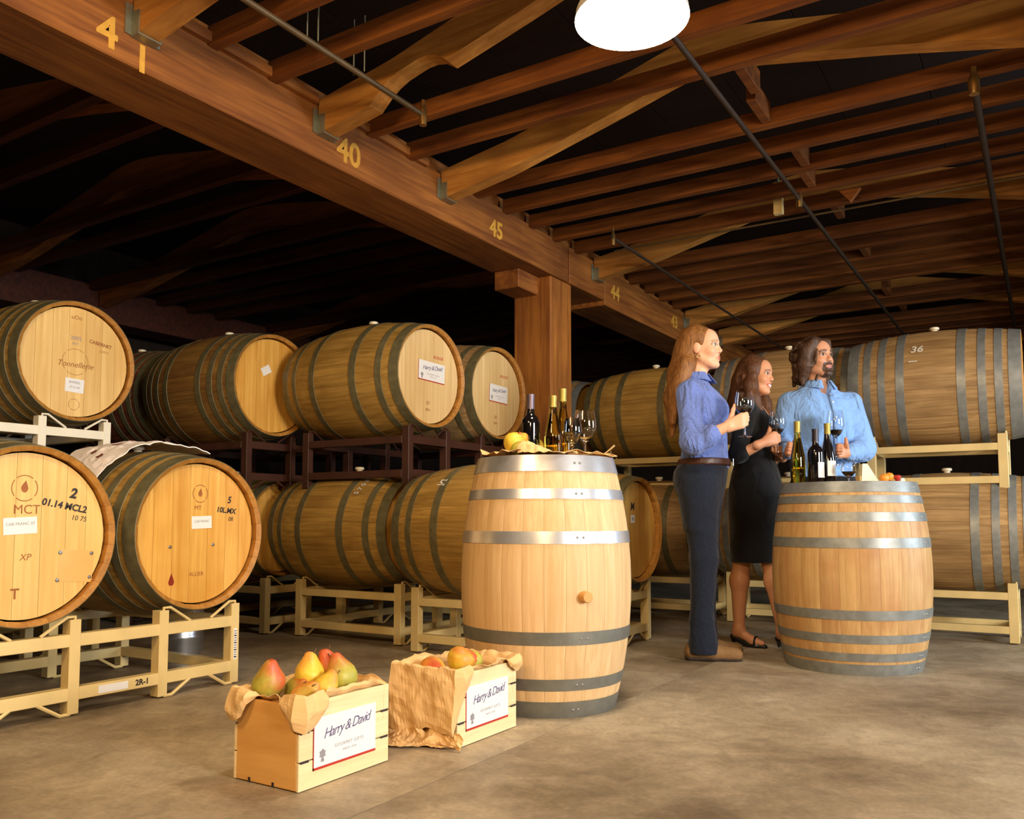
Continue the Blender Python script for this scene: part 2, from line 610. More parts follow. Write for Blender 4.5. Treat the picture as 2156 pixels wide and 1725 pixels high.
POST = structure(link('timber_post', None, None, None, (-3.07, 5.34, 0)))
tag(POST, 'square rough-sawn timber post holding up the big girder', 'post')
vs, fs = box_data(0.31, 0.31, 2.43, 0.01)
link('shaft', mesh('post_shaft', vs, fs, M['timber_z']), None, POST, (0, 0, 1.215))
vs, fs = box_data(0.2, 0.34, 0.13, 0.006)
link('corbel', mesh('corbel', vs, fs, M['timber_y']), None, POST, (-0.05, -0.25, 2.365))

GIR2 = structure(link('side_girder', None))
tag(GIR2, 'shade-darkened timber girder along the far left wall behind the barrels', 'beam')
vs, fs = box_data(0.30, Y1 - Y0, 0.30, 0.006)
link('beam', mesh('beam', vs, fs, M['timber_shaded']), None, GIR2, (-7.06, (Y0 + Y1) / 2, 2.58))
GIR3 = structure(link('middle_girder', None))
tag(GIR3, 'timber girder over the camera parallel to the numbered girder', 'beam')
vs, fs = box_data(0.34, Y1 - Y0, 0.27, 0.006)
link('beam', mesh('beam', vs, fs, M['timber_y']), None, GIR3, (0.29, (Y0 + Y1) / 2, 2.565))

# ---- pipes below the joists
def pipe(label, x, z, y0, y1, r, drop=None, mat='dark_metal', hang=()):
    t = thing('sprinkler_pipe', label, 'pipe', (x, y0, z), 0, 'overhead pipes')
    tube('pipe', [(0, 0, 0), (0, y1 - y0, 0)], r, M[mat], t, 10)
    for h in hang:
        tube('hanger_rod', [(-0.03, h - y0, 0), (-0.03, h - y0, 2.68 - z + 0.15)], 0.003, M['zinc'], t, 6)
        tube('hanger_rod', [(0.03, h - y0, 0), (0.03, h - y0, 2.68 - z + 0.15)], 0.003, M['zinc'], t, 6)
    if drop is not None:
        vs, fs = lathe_data([(0, -0.05), (r * 1.3, -0.05), (r * 1.5, -0.02), (r * 1.5, 0.02), (r * 1.1, 0.03), (r * 0.8, 0.05), (r * 0.8, 0.07), (0, 0.07)], 14)
        link('fitting', mesh('fitting', vs, fs, M['brass'], True), None, t, (0, drop - y0, 0))
    return t


pipe('brown pipe with a brass end fitting hung beside the painted number 40', -2.4, 2.585, -3.0, 3.06, 0.013, 3.06, 'pipe', (2.35, 2.62))
pipe('thin dark pipe running along the girder towards the back', -2.4, 2.585, 5.1, 13.5, 0.011, 5.12)
pipe('long dark pipe running under the middle of the roof arches', -1.2, 2.635, 2.9, 14.0, 0.013, 5.2)
pipe('dark pipe with fitting at upper right hanging near the frame edge', -0.2, 2.59, 4.08, 14.0, 0.016, 4.1)
t = thing('conduit', 'thin pale conduit strapped across the joists', 'pipe', (-2.6, 5.58, 2.655))
tube('pipe', [(0, 0, 0), (2.6, 0, 0)], 0.007, M['pipe'], t, 8)
t = thing('junction_box', 'upright pale electrical box hanging among the joists', 'box', (-1.35, 5.30, 2.60))
box('case', (0.055, 0.04, 0.12), M['cream'], t, (0, 0, 0.06))
tube('stem', [(0, 0, 0.115), (0, 0, 0.3)], 0.008, M['zinc'], t)
t = thing('wooden_bracket', 'small triangular wooden gusset block under the joists', 'bracket', (-0.93, 5.32, 2.60))
link('gusset', mesh('gusset', [(-.06, -.02, .075), (.06, -.02, .075), (0, -.02, 0), (-.06, .02, .075), (.06, .02, .075), (0, .02, 0)],
                    [(0, 2, 1), (3, 4, 5), (0, 1, 4, 3), (1, 2, 5, 4), (2, 0, 3, 5)], M['timber']), None, t)

# ---- pendant lamp
def emit_mat(name, col, power):
    m, nt, b = new_mat(name)
    b.inputs['Base Color'].default_value = col
    b.inputs['Emission Color'].default_value = col
    b.inputs['Emission Strength'].default_value = power
    return m


M['lamp_glow'] = emit_mat('lamp_diffuser', (1.0, 0.86, 0.66, 1), 65)
M['lamp_shade'] = plain('lamp_enamel', srgb(225, 220, 210), 0.4, 0, 0.02)
lp = c2g(0.408, 2.80, 2.40)
LAMP = thing('pendant_lamp', 'big glowing white dome lamp hanging from the roof', 'lamp', lp)
link('lamp_shade', lathe('lamp_shade', [(0.194, 0.0), (0.19, 0.03), (0.165, 0.085), (0.11, 0.125), (0.05, 0.15), (0.045, 0.21), (0.0, 0.21)], M['lamp_shade'], 40), None, LAMP)
link('diffuser', lathe('diffuser', [(0, -0.035), (0.07, -0.031), (0.13, -0.02), (0.175, -0.006), (0.19, 0.004)], M['lamp_glow'], 40), None, LAMP)
tube('cord', [(0, 0, 0.20), (0, 0, 0.66)], 0.006, M['dark_metal'], LAMP)
# ================================================================ barrels
class Kind:
    def __init__(s, name, L, Rb, Rh, ns, hoops):
        s.name, s.L, s.Rb, s.Rh, s.ns, s.hoops = name, L, Rb, Rh, ns, hoops
        s.cache = {}

    def r(s, z):
        u = 2 * z / s.L - 1
        return s.Rh + (s.Rb - s.Rh) * (1 - abs(u) ** 2.0)

    def stave(s, mats):
        k = ('stave',) + tuple(m.name for m in mats)
        if k in s.cache:
            return s.cache[k]
        n, th = 12, 0.027
        ha = math.pi / s.ns
        vs, fs, fm = [], [], []
        W = 6
        for i in range(n + 1):
            z = s.L * i / n
            ro = s.r(z)
            ri = ro - th * (0.62 if i in (0, n) else 1.0)
            g = 0.00035 / ro
            zi = z
            if i == 0:
                zi = 0.012
            if i == n:
                zi = s.L - 0.012
            for a, rr, zz in ((-ha + g, ro - 0.0004, z), (-ha * 0.93, ro, z), (0, ro + 0.0004, z), (ha * 0.93, ro, z), (ha - g, ro - 0.0004, z), (ha - g, ri, zi)):
                vs.append((rr * math.cos(a), rr * math.sin(a), zz))
            a = -ha + g
            vs.append((ri * math.cos(a), ri * math.sin(a), zi))
        W = 7
        for i in range(n):
            q, p = i * W, (i + 1) * W
            for c in range(W):
                d = (c + 1) % W
                fs.append((q + c, q + d, p + d, p + c))
                fm.append(1 if (c in (5,) and i in (0, n - 1)) else 0)
        fs += [tuple(range(W))[::-1], tuple(n * W + c for c in range(W))]
        fm += [1, 1]
        me = mesh('stave', vs, fs, mats, False, fm)
        me.polygons.foreach_set('use_smooth', [True] * len(me.polygons))
        me.set_sharp_from_angle(angle=R(40))
        s.cache[k] = me
        return me

    def hoop(s, z0, z1, mat, th=0.0022):
        k = ('hoop', round(z0, 4), round(z1, 4), mat.name)
        if k not in s.cache:
            seg = 72
            r0, r1 = s.r(z0) + 0.0004, s.r(z1) + 0.0004
            prof = [(r0, z0), (r0 + th, z0 + 0.0006), ((r0 + r1) / 2 + th + (s.r((z0 + z1) / 2) - (s.r(z0) + s.r(z1)) / 2), (z0 + z1) / 2), (r1 + th, z1 - 0.0006), (r1, z1)]
            vs, fs = lathe_data(prof, seg)
            me = mesh('hoop', vs, fs, mat, True)
            # lap joint plate
            s.cache[k] = me
        return s.cache[k]

    def boards(s, mat, nb=7):
        k = ('boards', mat.name)
        if k not in s.cache:
            rad = s.Rh - 0.0235
            out = []
            rr = random.Random(3)
            cuts = [-rad]
            ws = [rr.uniform(0.85, 1.2) for _ in range(nb)]
            tot = sum(ws)
            for w in ws:
                cuts.append(cuts[-1] + 2 * rad * w / tot)
            for a, b in zip(cuts, cuts[1:]):
                a2, b2 = a + 0.0006, b - 0.0006
                m_ = 9
                ys = [a2 + (b2 - a2) * i / m_ for i in range(m_ + 1)]
                top = [(math.sqrt(max(1e-6, rad * rad - y * y)), y) for y in ys]
                bot = [(-x, y) for x, y in reversed(top)]
                ring = top + bot
                n = len(ring)
                vs = [(x, y, 0) for x, y in ring] + [(x, y, -0.02) for x, y in ring]
                fs = [tuple(range(n))[::-1], tuple(range(n, 2 * n))] + [(i, (i + 1) % n, n + (i + 1) % n, n + i) for i in range(n)]
                me = mesh('head_board', vs, fs, mat)
                bm = bmesh.new()
                bm.from_mesh(me)
                bmesh.ops.recalc_face_normals(bm, faces=bm.faces)
                bm.to_mesh(me)
                bm.free()
                out.append(me)
            s.cache[k] = out
        return s.cache[k]


K_NEW = Kind('new', 0.936, 0.328, 0.262, 26, [(0.0, .063), (.105, .15), (.278, .328), (.657, .705), (.828, .868), (.935, 1.0)])
K_FAR = Kind('far', 0.878, 0.364, 0.307, 26, [(0.0, .058), (.072, .115), (.165, .21), (.285, .335), (.652, .705), (.79, .838), (.885, .926), (.942, 1.0)])
K_BUR = Kind('bur', 0.915, 0.356, 0.312, 26, [(0.0, .07), (.10, .145), (.19, .235), (.30, .35), (.65, .70), (.765, .81), (.855, .90), (.93, 1.0)])
K_BDX = Kind('bdx', 0.95, 0.350, 0.296, 26, [(0.0, .062), (.115, .158), (.30, .35), (.65, .70), (.842, .885), (.938, 1.0)])
BUNG = [lathe_data([(0, .032), (.024, .032), (.028, .028), (.028, .016), (.019, .014), (.017, 0), (.017, -.03), (0, -.03)], 16)]


def barrel(label, kind, center, body, head, hoop, upright=False, rotz=0.0, hoops=None, spin=0.0, rivets=False,
           bung='bung', rim='rim', group='horizontal wine barrels on racks', front_only=False):
    """center = centre of the axis (lying) or foot of the axis (upright)"""
    K = kind
    if upright:
        t = thing('wine_barrel', label, 'barrel', center, rotz, group)
        B = Matrix.Identity(4)
    else:
        t = thing('wine_barrel', label, 'barrel', (center[0], center[1], center[2] - K.Rb), rotz, group)
        B = Matrix.Translation((0, 0, K.Rb)) @ Matrix.Rotation(math.pi / 2, 4, 'Y') @ Matrix.Rotation(spin, 4, 'Z') @ Matrix.Translation((0, 0, -K.L / 2))
    sm = K.stave([M[body], M[rim]])
    for i in range(K.ns):
        link('stave', sm, None, t, mtx=B @ Matrix.Rotation(2 * math.pi * (i + 0.5) / K.ns, 4, 'Z'))
    for i, (a, b) in enumerate(K.hoops):
        hm_ = M[hoops[i]] if hoops else M[hoop]
        h = link('hoop', K.hoop(a * K.L, b * K.L, hm_), None, t, mtx=B @ Matrix.Rotation(spin, 4, 'Z'))
        if rivets:
            zc = (a + b) / 2 * K.L
            for da in (0, 0.075):
                an = R(rivets) + da + 0.02 * (i % 3)
                rr = K.r(zc) + 0.0025
                v, f = lathe_data([(0, .003), (.0035, .0022), (.0055, 0)], 8)
                link('rivet', mesh('rivet', v, f, M['hoop_grey'], True), None, h,
                     mtx=Matrix.Translation((rr * math.cos(an), rr * math.sin(an), zc)) @ Matrix.Rotation(an, 4, 'Z') @ Matrix.Rotation(math.pi / 2, 4, 'Y'))
    for end in (1, 0):
        for me in K.boards(M[head] if end else M[body], 7):
            E = Matrix.Translation((0, 0, K.L - 0.036)) if end else Matrix.Translation((0, 0, 0.036)) @ Matrix.Rotation(math.pi, 4, 'X')
            link('head_board', me, None, t, mtx=B @ Matrix.Rotation(-spin, 4, 'Z') @ E)
    if bung and not upright:
        v, f = BUNG[0]
        link('bung', mesh('bung', v, f, M[bung], True), None, t, mtx=Matrix.Translation((0, 0, 2 * K.Rb - 0.004)))
    t['_K'] = K.name
    return t


def on_head(t, K, u, v, dz=0.0006):
    """frame on the +x head of a lying barrel, u right, v up (metres from the centre)"""
    return frame((K.L / 2 - 0.036 + dz, u, K.Rb + v), (0, 1, 0), (0, 0, 1))


def head_text(t, K, body, u, v, size, mat='ink', shear=0.0, bold=0.0, rot=0.0):
    link('stencil_mark', text_mesh(body, size, M[mat], shear, 0.0003, bold=bold), None, t,
         mtx=on_head(t, K, u, v) @ Matrix.Rotation(rot, 4, 'Z'))


def head_sticker(t, K, u, v, w, h, rot=0.0, lines=(), name='sticker'):
    vs, fs = box_data(w, h, 0.0012)
    s = link(name, mesh(name, vs, fs, M['sticker']), None, t, mtx=on_head(t, K, u, v, 0.0012) @ Matrix.Rotation(rot, 4, 'Z'))
    for body, x, y, size, mat, sh in lines:
        link('print', text_mesh(body, size, M[mat], sh, 0.0002), None, s, mtx=Matrix.Translation((x, y, 0.0009)))
    return s


def ring_mark(t, K, u, v, r, mat='brand', w=0.003, fill=True):
    n = 28
    vs, fs = [], []
    for i in range(n):
        a = 2 * math.pi * i / n
        for q in (r - w, r):
            vs.append((q * math.cos(a), q * math.sin(a), 0.0004))
    for i in range(n):
        if i % 7 == 3:
            continue
        j = (i + 1) % n
        fs.append((2 * i, 2 * i + 1, 2 * j + 1, 2 * j))
    if fill:       # small flame shape in the middle
        o = len(vs)
        for i in range(9):
            a = 2 * math.pi * i / 9
            q = r * (0.34 if i != 2 else 0.6)
            vs.append((q * 0.8 * math.cos(a), q * math.sin(a), 0.0004))
        fs.append(tuple(range(o, o + 9)))
    link('brand_mark', mesh('brand_mark', vs, fs, M[mat]), None, t, mtx=on_head(t, K, u, v))


def brand_label(parent, mtx, w, h):
    """white shipping label with script name, small emblem and red foot"""
    vs, fs = box_data(w, h, 0.0012)
    s = link('label', mesh('label', vs, fs, M['sticker']), None, parent, mtx=mtx)
    vs, fs = box_data(w, h * 0.05, 0.0016)
    link('red_stripe', mesh('red_stripe', vs, fs, M['red_print']), None, s, (0, -h * 0.475, 0))
    vs, fs = box_data(w * 0.012, h, 0.0016)
    link('red_stripe', mesh('red_stripe', vs, fs, M['red_print']), None, s, (-w * 0.494, 0, 0))
    link('print', text_mesh('Harry & David', w * 0.155, M['ink_blue'], 0.45, 0.0002, spacing=0.82), None, s, (0.02 * w, h * 0.2, 0.0009), (0, 0, R(5)))
    link('print', text_mesh('GOURMET GIFTS', w * 0.05, M['ink_soft'], 0.0, 0.0002, spacing=1.3), None, s, (0.06 * w, -h * 0.14, 0.0009))
    link('print', text_mesh('SINCE 1934', w * 0.035, M['ink_soft'], 0.0, 0.0002, spacing=1.3), None, s, (0.06 * w, -h * 0.26, 0.0009))
    v, f = [], []
    for i in range(12):
        a = 2 * math.pi * i / 12
        q = w * 0.055 * (1 if i % 2 else 0.72)
        v.append((q * math.cos(a), q * math.sin(a) * 1.05, 0))
    v += [(-.006, -w * .05, 0), (.006, -w * .05, 0), (.006, -w * .085, 0), (-.006, -w * .085, 0)]
    link('emblem', mesh('emblem', v, [tuple(range(12)), (12, 15, 14, 13)], M['ink_soft']), None, s, (-w * 0.36, -h * 0.22, 0.0009))
    return s


# ---- the two upright tasting barrels
FB = barrel('new pale oak barrel standing upright with shiny top hoops', K_NEW, (-1.657, 2.901, 0), 'new_oak', 'new_oak', 'hoop_new',
            True, R(-20), ['hoop_new', 'hoop_new', 'hoop_new', 'hoop_bright', 'hoop_bright', 'hoop_bright'], rivets=-20, rim='new_oak_end', group='upright tasting barrels')
an = R(-16)
v, f = lathe_data([(0, .03), (.017, .03), (.02, .026), (.021, 0.0), (.021, -.02), (0, -.02)], 16)
link('bung', mesh('bung', v, f, M['bung_wood'], True), None, FB,
     mtx=Matrix.Translation((K_NEW.r(.43) * math.cos(an), K_NEW.r(.43) * math.sin(an), .43)) @ Matrix.Rotation(an, 4, 'Z') @ Matrix.Rotation(math.pi / 2, 4, 'Y'))
TB = barrel('wine stained oak barrel standing upright as table beside the three people', K_FAR, (-0.825, 4.436, 0), 'oak_wine', 'oak_wine', 'hoop_grey',
            True, R(10), rivets=-30, group='upright tasting barrels')

# ---- lying barrels: (label, kind, centre x of +x end, y, z, body, head, hoop, rotz)
def lying(label, K, xh, y, z, body, head, hoop='hoop', rotz=0.0, **kw):
    c, s = math.cos(R(rotz)), math.sin(R(rotz))
    return barrel(label, K, (xh - c * K.L / 2, y - s * K.L / 2, z), body, head, hoop, False, R(rotz), **kw)


Z1, Z2 = 0.645, 1.527
b1 = lying('lying oak barrel at far lower left cut by the frame, branded head', K_BUR, -2.97, 1.63, Z1, 'oak', 'head')
b2 = lying('lying oak barrel with branded head under the draped white sheet', K_BUR, -2.98, 2.345, Z1, 'oak', 'head_o')
ul = lying('lying oak barrel on white rack at upper left, pale head', K_BUR, -4.26, 2.55, Z2, 'oak', 'head', rotz=-2)
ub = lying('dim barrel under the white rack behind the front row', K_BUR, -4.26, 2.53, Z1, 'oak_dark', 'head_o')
m2 = lying('upper barrel with paper shipping label left of the post, nearest in its row', K_BDX, -2.97, 3.895, Z2, 'oak', 'head_p', rotz=-3)
m3 = lying('upper barrel with paper shipping label close beside the timber post', K_BDX, -2.97, 4.61, Z2 - 0.01, 'oak_grey', 'head_p', rotz=-3)
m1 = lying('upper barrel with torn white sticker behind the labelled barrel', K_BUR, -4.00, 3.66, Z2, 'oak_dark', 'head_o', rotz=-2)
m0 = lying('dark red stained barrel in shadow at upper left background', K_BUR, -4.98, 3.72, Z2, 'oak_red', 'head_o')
l2 = lying('lower barrel with white chalk marks on cream rack, left of upright barrel', K_BDX, -3.09, 3.935, Z1, 'oak', 'head_o', rotz=-1)
l3 = lying('lower barrel half hidden behind the new upright barrel', K_BDX, -1.95, 3.75, Z1, 'oak', 'head_o')
r1 = lying('lower barrel with small tag, its head just right of new upright barrel', K_BDX, -1.97, 4.54, Z1, 'oak', 'head_o', rotz=-2)
l1 = lying('lower barrel whose head peeks out right of the big left barrel', K_BDX, -4.13, 3.87, Z1, 'oak', 'head_o')
u1 = lying('upper barrel behind the woman in jeans', K_BDX, -2.03, 6.10, Z2 - 0.02, 'oak', 'head_o', 'hoop')
u0 = lying('greyish upper barrel just right of the timber post', K_BDX, -3.08, 6.16, Z2 - 0.02, 'oak_grey', 'head_o', 'hoop_grey')
r2 = lying('lower barrel behind the legs of the woman in jeans', K_BDX, -2.00, 6.06, Z1, 'oak_grey', 'head_o', 'hoop')
ur0 = lying('upper grey-hooped barrel behind the man', K_BUR, -1.03, 6.04, Z2, 'oak_grey', 'head_o', 'hoop_grey')
ur1 = lying('upper barrel at right edge with chalk mark and grey hoops', K_BUR, -0.09, 5.784, Z2 - 0.03, 'oak_grey', 'head_o', 'hoop_grey')
lr1 = lying('lower barrel at right edge behind the upright table barrel', K_BUR, -0.05, 5.81, Z1 - 0.015, 'oak_grey', 'head_o', 'hoop_grey')
lr0 = lying('lower barrel hidden behind the man and the table barrel', K_BUR, -1.05, 6.02, Z1, 'oak_grey', 'head_o', 'hoop_grey')

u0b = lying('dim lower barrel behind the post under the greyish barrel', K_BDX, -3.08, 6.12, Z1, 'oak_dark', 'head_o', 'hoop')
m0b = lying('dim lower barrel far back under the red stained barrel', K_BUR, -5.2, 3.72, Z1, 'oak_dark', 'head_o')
# marks on the heads
K = K_BUR
ring_mark(b1, K, -0.01, 0.165, 0.046)
head_text(b1, K, 'MCT', 0.0, 0.09, 0.045, 'brand')
head_sticker(b1, K, -0.02, 0.035, 0.115, 0.058, R(3), [('CAB FRANC 07', 0, 0.006, 0.015, 'ink_soft', 0)])
head_text(b1, K, 'XP', 0.0, -0.075, 0.032, 'brand', 0.2)
head_text(b1, K, '2', 0.165, 0.15, 0.05, 'ink', 0.2, 0.002, R(-8))
head_text(b1, K, '01.14 MCL2', 0.135, 0.105, 0.034, 'ink', 0.1, 0.0012, R(-10))
head_text(b1, K, '10 75', 0.19, 0.06, 0.026, 'ink', 0.1, 0.0, R(-8))
head_text(b1, K, 'T', -0.03, -0.2, 0.05, 'brand', 0, 0.001)
vs, fs = box_data(0.13, 0.115, 0.0006)
link('clear_sleeve', mesh('clear_sleeve', vs, fs, plain('clear_sleeve', srgb(222, 176, 106), 0.2, 0, 0.03)), None, b1, mtx=on_head(b1, K, 0.185, -0.112, 0.0008) @ Matrix.Rotation(R(-4), 4, 'Z'))
v_, f_ = lathe_data([(0, .004), (.006, .003), (.008, 0)], 8)
pin = mesh('pin', v_, f_, M['steel'], True)
for u, v in ((0.125, -0.062), (0.117, -0.16), (0.238, -0.155), (0.243, -0.068)):
    link('pin', pin, None, b1, mtx=on_head(b1, K, u, v))
ring_mark(b2, K, 0.01, 0.165, 0.038)
head_text(b2, K, 'MT', 0.0, 0.105, 0.026, 'brand')
head_sticker(b2, K, 0.02, 0.045, 0.10, 0.052, R(2), [('CAB FRANC', 0, 0.004, 0.014, 'ink_soft', 0)])
head_text(b2, K, '5', 0.16, 0.14, 0.04, 'ink', 0.2, 0.001)
head_text(b2, K, '10L.MX', 0.145, 0.095, 0.032, 'ink', 0.1, 0.001, R(-5))
head_text(b2, K, '08', 0.17, 0.058, 0.026, 'ink', 0.1)
head_text(b2, K, 'ALLIER', 0.0, -0.17, 0.024, 'brand')
for u, v in ((-0.13, -0.055), (0.08, -0.05)):
    link('pin', pin, None, b2, mtx=on_head(b2, K, u, v))
v_ = [(0, .03, 0), (-.008, .01, 0), (-.014, -.008, 0), (-.01, -.02, 0), (.008, -.02, 0), (.014, -.006, 0), (.007, .012, 0)]
link('wine_drip', mesh('wine_drip', v_, [(0, 1, 2, 3, 4, 5, 6)], plain('wine_drip', srgb(128, 40, 24), 0.4)), None, b2, mtx=on_head(b2, K, -0.12, -0.19))
head_text(ul, K, 'oOo', 0.0, 0.235, 0.03, 'brand')
head_text(ul, K, '2005', 0.0, 0.125, 0.03, 'ink_soft')
head_text(ul, K, 'M.T.', 0.0, 0.095, 0.02, 'ink_soft')
head_text(ul, K, 'CABERNET', 0.135, 0.115, 0.026, 'brand', 0, 0.0005, R(-8))
head_text(ul, K, 'LOT 7', 0.155, 0.075, 0.018, 'brand', 0, 0, R(-8))
ring_mark(ul, K, 0.0, 0.0, 0.07, 'brand', 0.002, False)
head_text(ul, K, 'Tonnellerie', 0.0, -0.015, 0.042, 'brand', 0.35)
head_sticker(ul, K, 0.0, -0.125, 0.10, 0.072, R(-2), [('BARREL', 0, 0.016, 0.018, 'ink_soft', 0), ('0712-44', 0, -0.01, 0.016, 'ink_soft', 0)])
ring_mark(ul, K, 0.0, -0.225, 0.03, 'brand', 0.002, False)
for bb, y in ((m2, 0.03), (m3, 0.0)):
    brand_label(bb, on_head(bb, K_BDX, 0.03, y, 0.0012) @ Matrix.Rotation(R(-2), 4, 'Z'), 0.235 if bb is m2 else 0.2, 0.115)
    head_text(bb, K_BDX, '07', 0.0, -0.155, 0.03, 'brand')
    head_text(bb, K_BDX, 'M+', 0.0, -0.195, 0.03, 'brand')
    head_text(bb, K_BDX, 'ROUGE', 0.09, 0.12, 0.026, 'red_print', 0.2)
head_sticker(m1, K, -0.05, 0.09, 0.07, 0.05, R(30), name='torn_sticker')
head_sticker(r1, K_BDX, -0.03, 0.06, 0.05, 0.045, 0.0, [('24', 0, 0, 0.025, 'ink', 0)])
head_text(r1, K_BDX, 'M', -0.03, 0.13, 0.06, 'ink', 0.1, 0.002)


def side_mark(t, K, body, zax, ang, size, mat='chalk', rotq=0.0):
    """chalk on the stave surface: zax along the axis from the barrel middle, ang from straight up towards -y"""
    rr = K.r(K.L / 2 + zax) + 0.003
    p = Vector((zax, -rr * math.sin(ang), K.Rb + rr * math.cos(ang)))
    nrm = Vector((0, -math.sin(ang), math.cos(ang)))
    xd = Vector((1, 0, 0))
    yd = nrm.cross(xd)
    link('chalk_mark', text_mesh(body, size, M[mat], 0.15, 0.0003, bold=0.0012), None, t, mtx=frame(p, xd, yd) @ Matrix.Rotation(rotq, 4, 'Z'))


side_mark(ur1, K_BUR, '36', -0.07, R(55), 0.07)
side_mark(ur1, K_BUR, '---', -0.09, R(68), 0.05)
side_mark(l2, K_BDX, 'S 7 0 8 A', 0.24, R(40), 0.05, 'chalk', R(90))
side_mark(l3, K_BDX, '52', -0.18, R(45), 0.06, 'chalk')
side_mark(lr1, K_BUR, '24', -0.2, R(40), 0.05)

# ---- racks
def rack(label, xf, ys, z0, paint, sep=0.77, feet=True, marks=False):
    """steel two-tier barrel rack: frames at xf and xf-sep, cradle posts either side of every barrel"""
    t = thing('barrel_rack', label, 'rack', (xf, min(ys), z0), 0, 'steel barrel racks')
    y0 = min(ys)
    P, m = 0.175, M[paint]
    ya, yb = -P, max(ys) - y0 + P
    for k, xx in enumerate((0.0, -sep)):
        for y in ys:
            for s in (-1, 1):
                yy = y - y0 + s * P
                box('post', (0.05, 0.042, 0.335), m, t, (xx, yy, 0.1745))
                if k == 0 or feet:
                    # bent cradle rod on top and splayed foot rod below
                    tube('cradle_rod', [(xx + 0.018, yy, 0.335), (xx + 0.018, yy, 0.352), (xx + 0.018, yy - s * 0.03, 0.352), (xx + 0.018, yy - s * 0.125, 0.292)], 0.006, m, t, 6)
                    tube('foot_rod', [(xx + 0.018, yy, 0.02), (xx + 0.018, yy - s * 0.012, 0.008), (xx + 0.018, yy - s * 0.045, 0.008), (xx + 0.018, yy - s * 0.13, 0.06)], 0.007, m, t, 6)
        L = yb - ya
        box('rail', (0.046, L, 0.045), m, t, (xx, (ya + yb) / 2, 0.268))
        box('rail', (0.046, L, 0.045), m, t, (xx, (ya + yb) / 2, 0.078))
    for yy in (ya, yb):
        for zz in (0.268, 0.078):
            box('cross_bar', (sep - 0.05, 0.042, 0.042), m, t, (-sep / 2, yy, zz))
    if marks:
        vs, fs = box_data(0.0012, 0.12, 0.028)
        link('sticker', mesh('sticker', vs, fs, M['sticker']), None, t, (0.0238, 0.33, 0.078))
        link('stencil_mark', text_mesh('2R-1', 0.03, M['ink'], 0, 0.0003, bold=0.001), None, t, mtx=frame((0.0236, 0.45, 0.078), (0, 1, 0), (0, 0, 1)))
        vs, fs = box_data(0.0012, 0.016, 0.13)
        s = link('barcode_strip', mesh('barcode_strip', vs, fs, M['sticker']), None, t, (0.0256, yb, 0.17))
        for i in range(12):
            vs, fs = box_data(0.0006, 0.012, 0.003 + 0.003 * (i % 3 == 0))
            link('bar', mesh('bar', vs, fs, M['ink']), None, s, (0.0008, 0, -0.055 + 0.01 * i))
    return t


ZT = Z2 - Z1
rack('cream steel rack in left foreground carrying two branded barrels', -3.0, [1.63, 2.345], 0, 'cream', marks=True)
rack('white steel rack under the upper left barrel', -4.29, [1.84, 2.55], ZT, 'white_paint')
rack('cream rack behind the left foreground rack on the floor', -4.30, [1.82, 2.53], 0, 'cream')
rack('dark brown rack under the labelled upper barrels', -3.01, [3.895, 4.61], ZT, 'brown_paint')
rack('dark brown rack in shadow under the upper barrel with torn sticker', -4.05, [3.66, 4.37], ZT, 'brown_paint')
rack('cream floor rack under the chalk marked lower barrel', -3.09, [3.935, 4.645], 0, 'cream')
rack('cream floor rack left of the chalk marked barrel, its head barrel peeking', -4.10, [3.87, 4.58], 0, 'cream')
rack('cream floor rack behind the new upright barrel', -2.02, [3.80, 4.54], 0, 'cream', 0.84)
rack('cream rack on the floor behind the woman in jeans', -2.06, [6.06], 0, 'cream')
rack('cream rack under the upper barrel behind the woman in jeans', -2.06, [6.10], ZT - 0.01, 'cream')
rack('pale rack on the floor at right edge behind the table barrel', -0.18, [5.81], -0.0, 'cream', 0.70)
rack('pale rack between the two barrels at right edge', -0.20, [5.785], ZT - 0.03, 'cream', 0.70)
rack('rack on the floor behind the man', -1.10, [6.02], 0, 'cream')
rack('rack under the upper barrel behind the man', -1.10, [6.04], ZT, 'cream')
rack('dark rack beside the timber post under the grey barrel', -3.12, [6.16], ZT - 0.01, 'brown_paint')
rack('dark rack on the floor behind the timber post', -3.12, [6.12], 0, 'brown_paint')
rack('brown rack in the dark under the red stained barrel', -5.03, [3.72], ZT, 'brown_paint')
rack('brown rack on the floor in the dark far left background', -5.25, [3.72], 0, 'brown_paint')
# ================================================================ things on the floor and on the barrels
M['pine'] = wood('pine', srgb(224, 196, 146), srgb(240, 216, 170), (40, 2.0, 40), 0.55, 0.04, bump=0.08)
M['pine_end'] = wood('pine_end', srgb(206, 150, 78), srgb(228, 176, 102), (2.0, 30, 14), 0.55, 0.05, srgb(196, 134, 60), 0.5, 5.0, bump=0.08)
M['kraft'] = plain('kraft_paper', srgb(218, 178, 120), 0.75, 0, 0.06, 14, 0.3)
M['stem'] = plain('pear_stem', srgb(92, 66, 34), 0.7)
M['pear'] = attr_mat('pear_skin', 0.48, 0.5, 0.0, 0.10, (90, 90, 90))
M['foil'] = plain('foil_capsule', srgb(96, 84, 96), 0.35, 0.5, 0.08)
M['foil_dark'] = plain('foil_dark', srgb(40, 34, 44), 0.35, 0.4, 0.08)
M['foil_gold'] = plain('foil_gold', srgb(150, 132, 62), 0.4, 0.5, 0.08)
M['dark_glass'] = plain('dark_bottle_glass', srgb(14, 12, 14), 0.08, 0, 0.02, Coat_Weight=0.4)
M['label_white'] = plain('bottle_label', srgb(232, 228, 226), 0.5, 0, 0.02)


def glass_mat(name, col, rough=0.0, ior=1.46):
    m, nt, b = new_mat(name)
    b.inputs['Base Color'].default_value = col
    b.inputs['Transmission Weight'].default_value = 1.0
    b.inputs['Roughness'].default_value = rough
    b.inputs['IOR'].default_value = ior
    return m


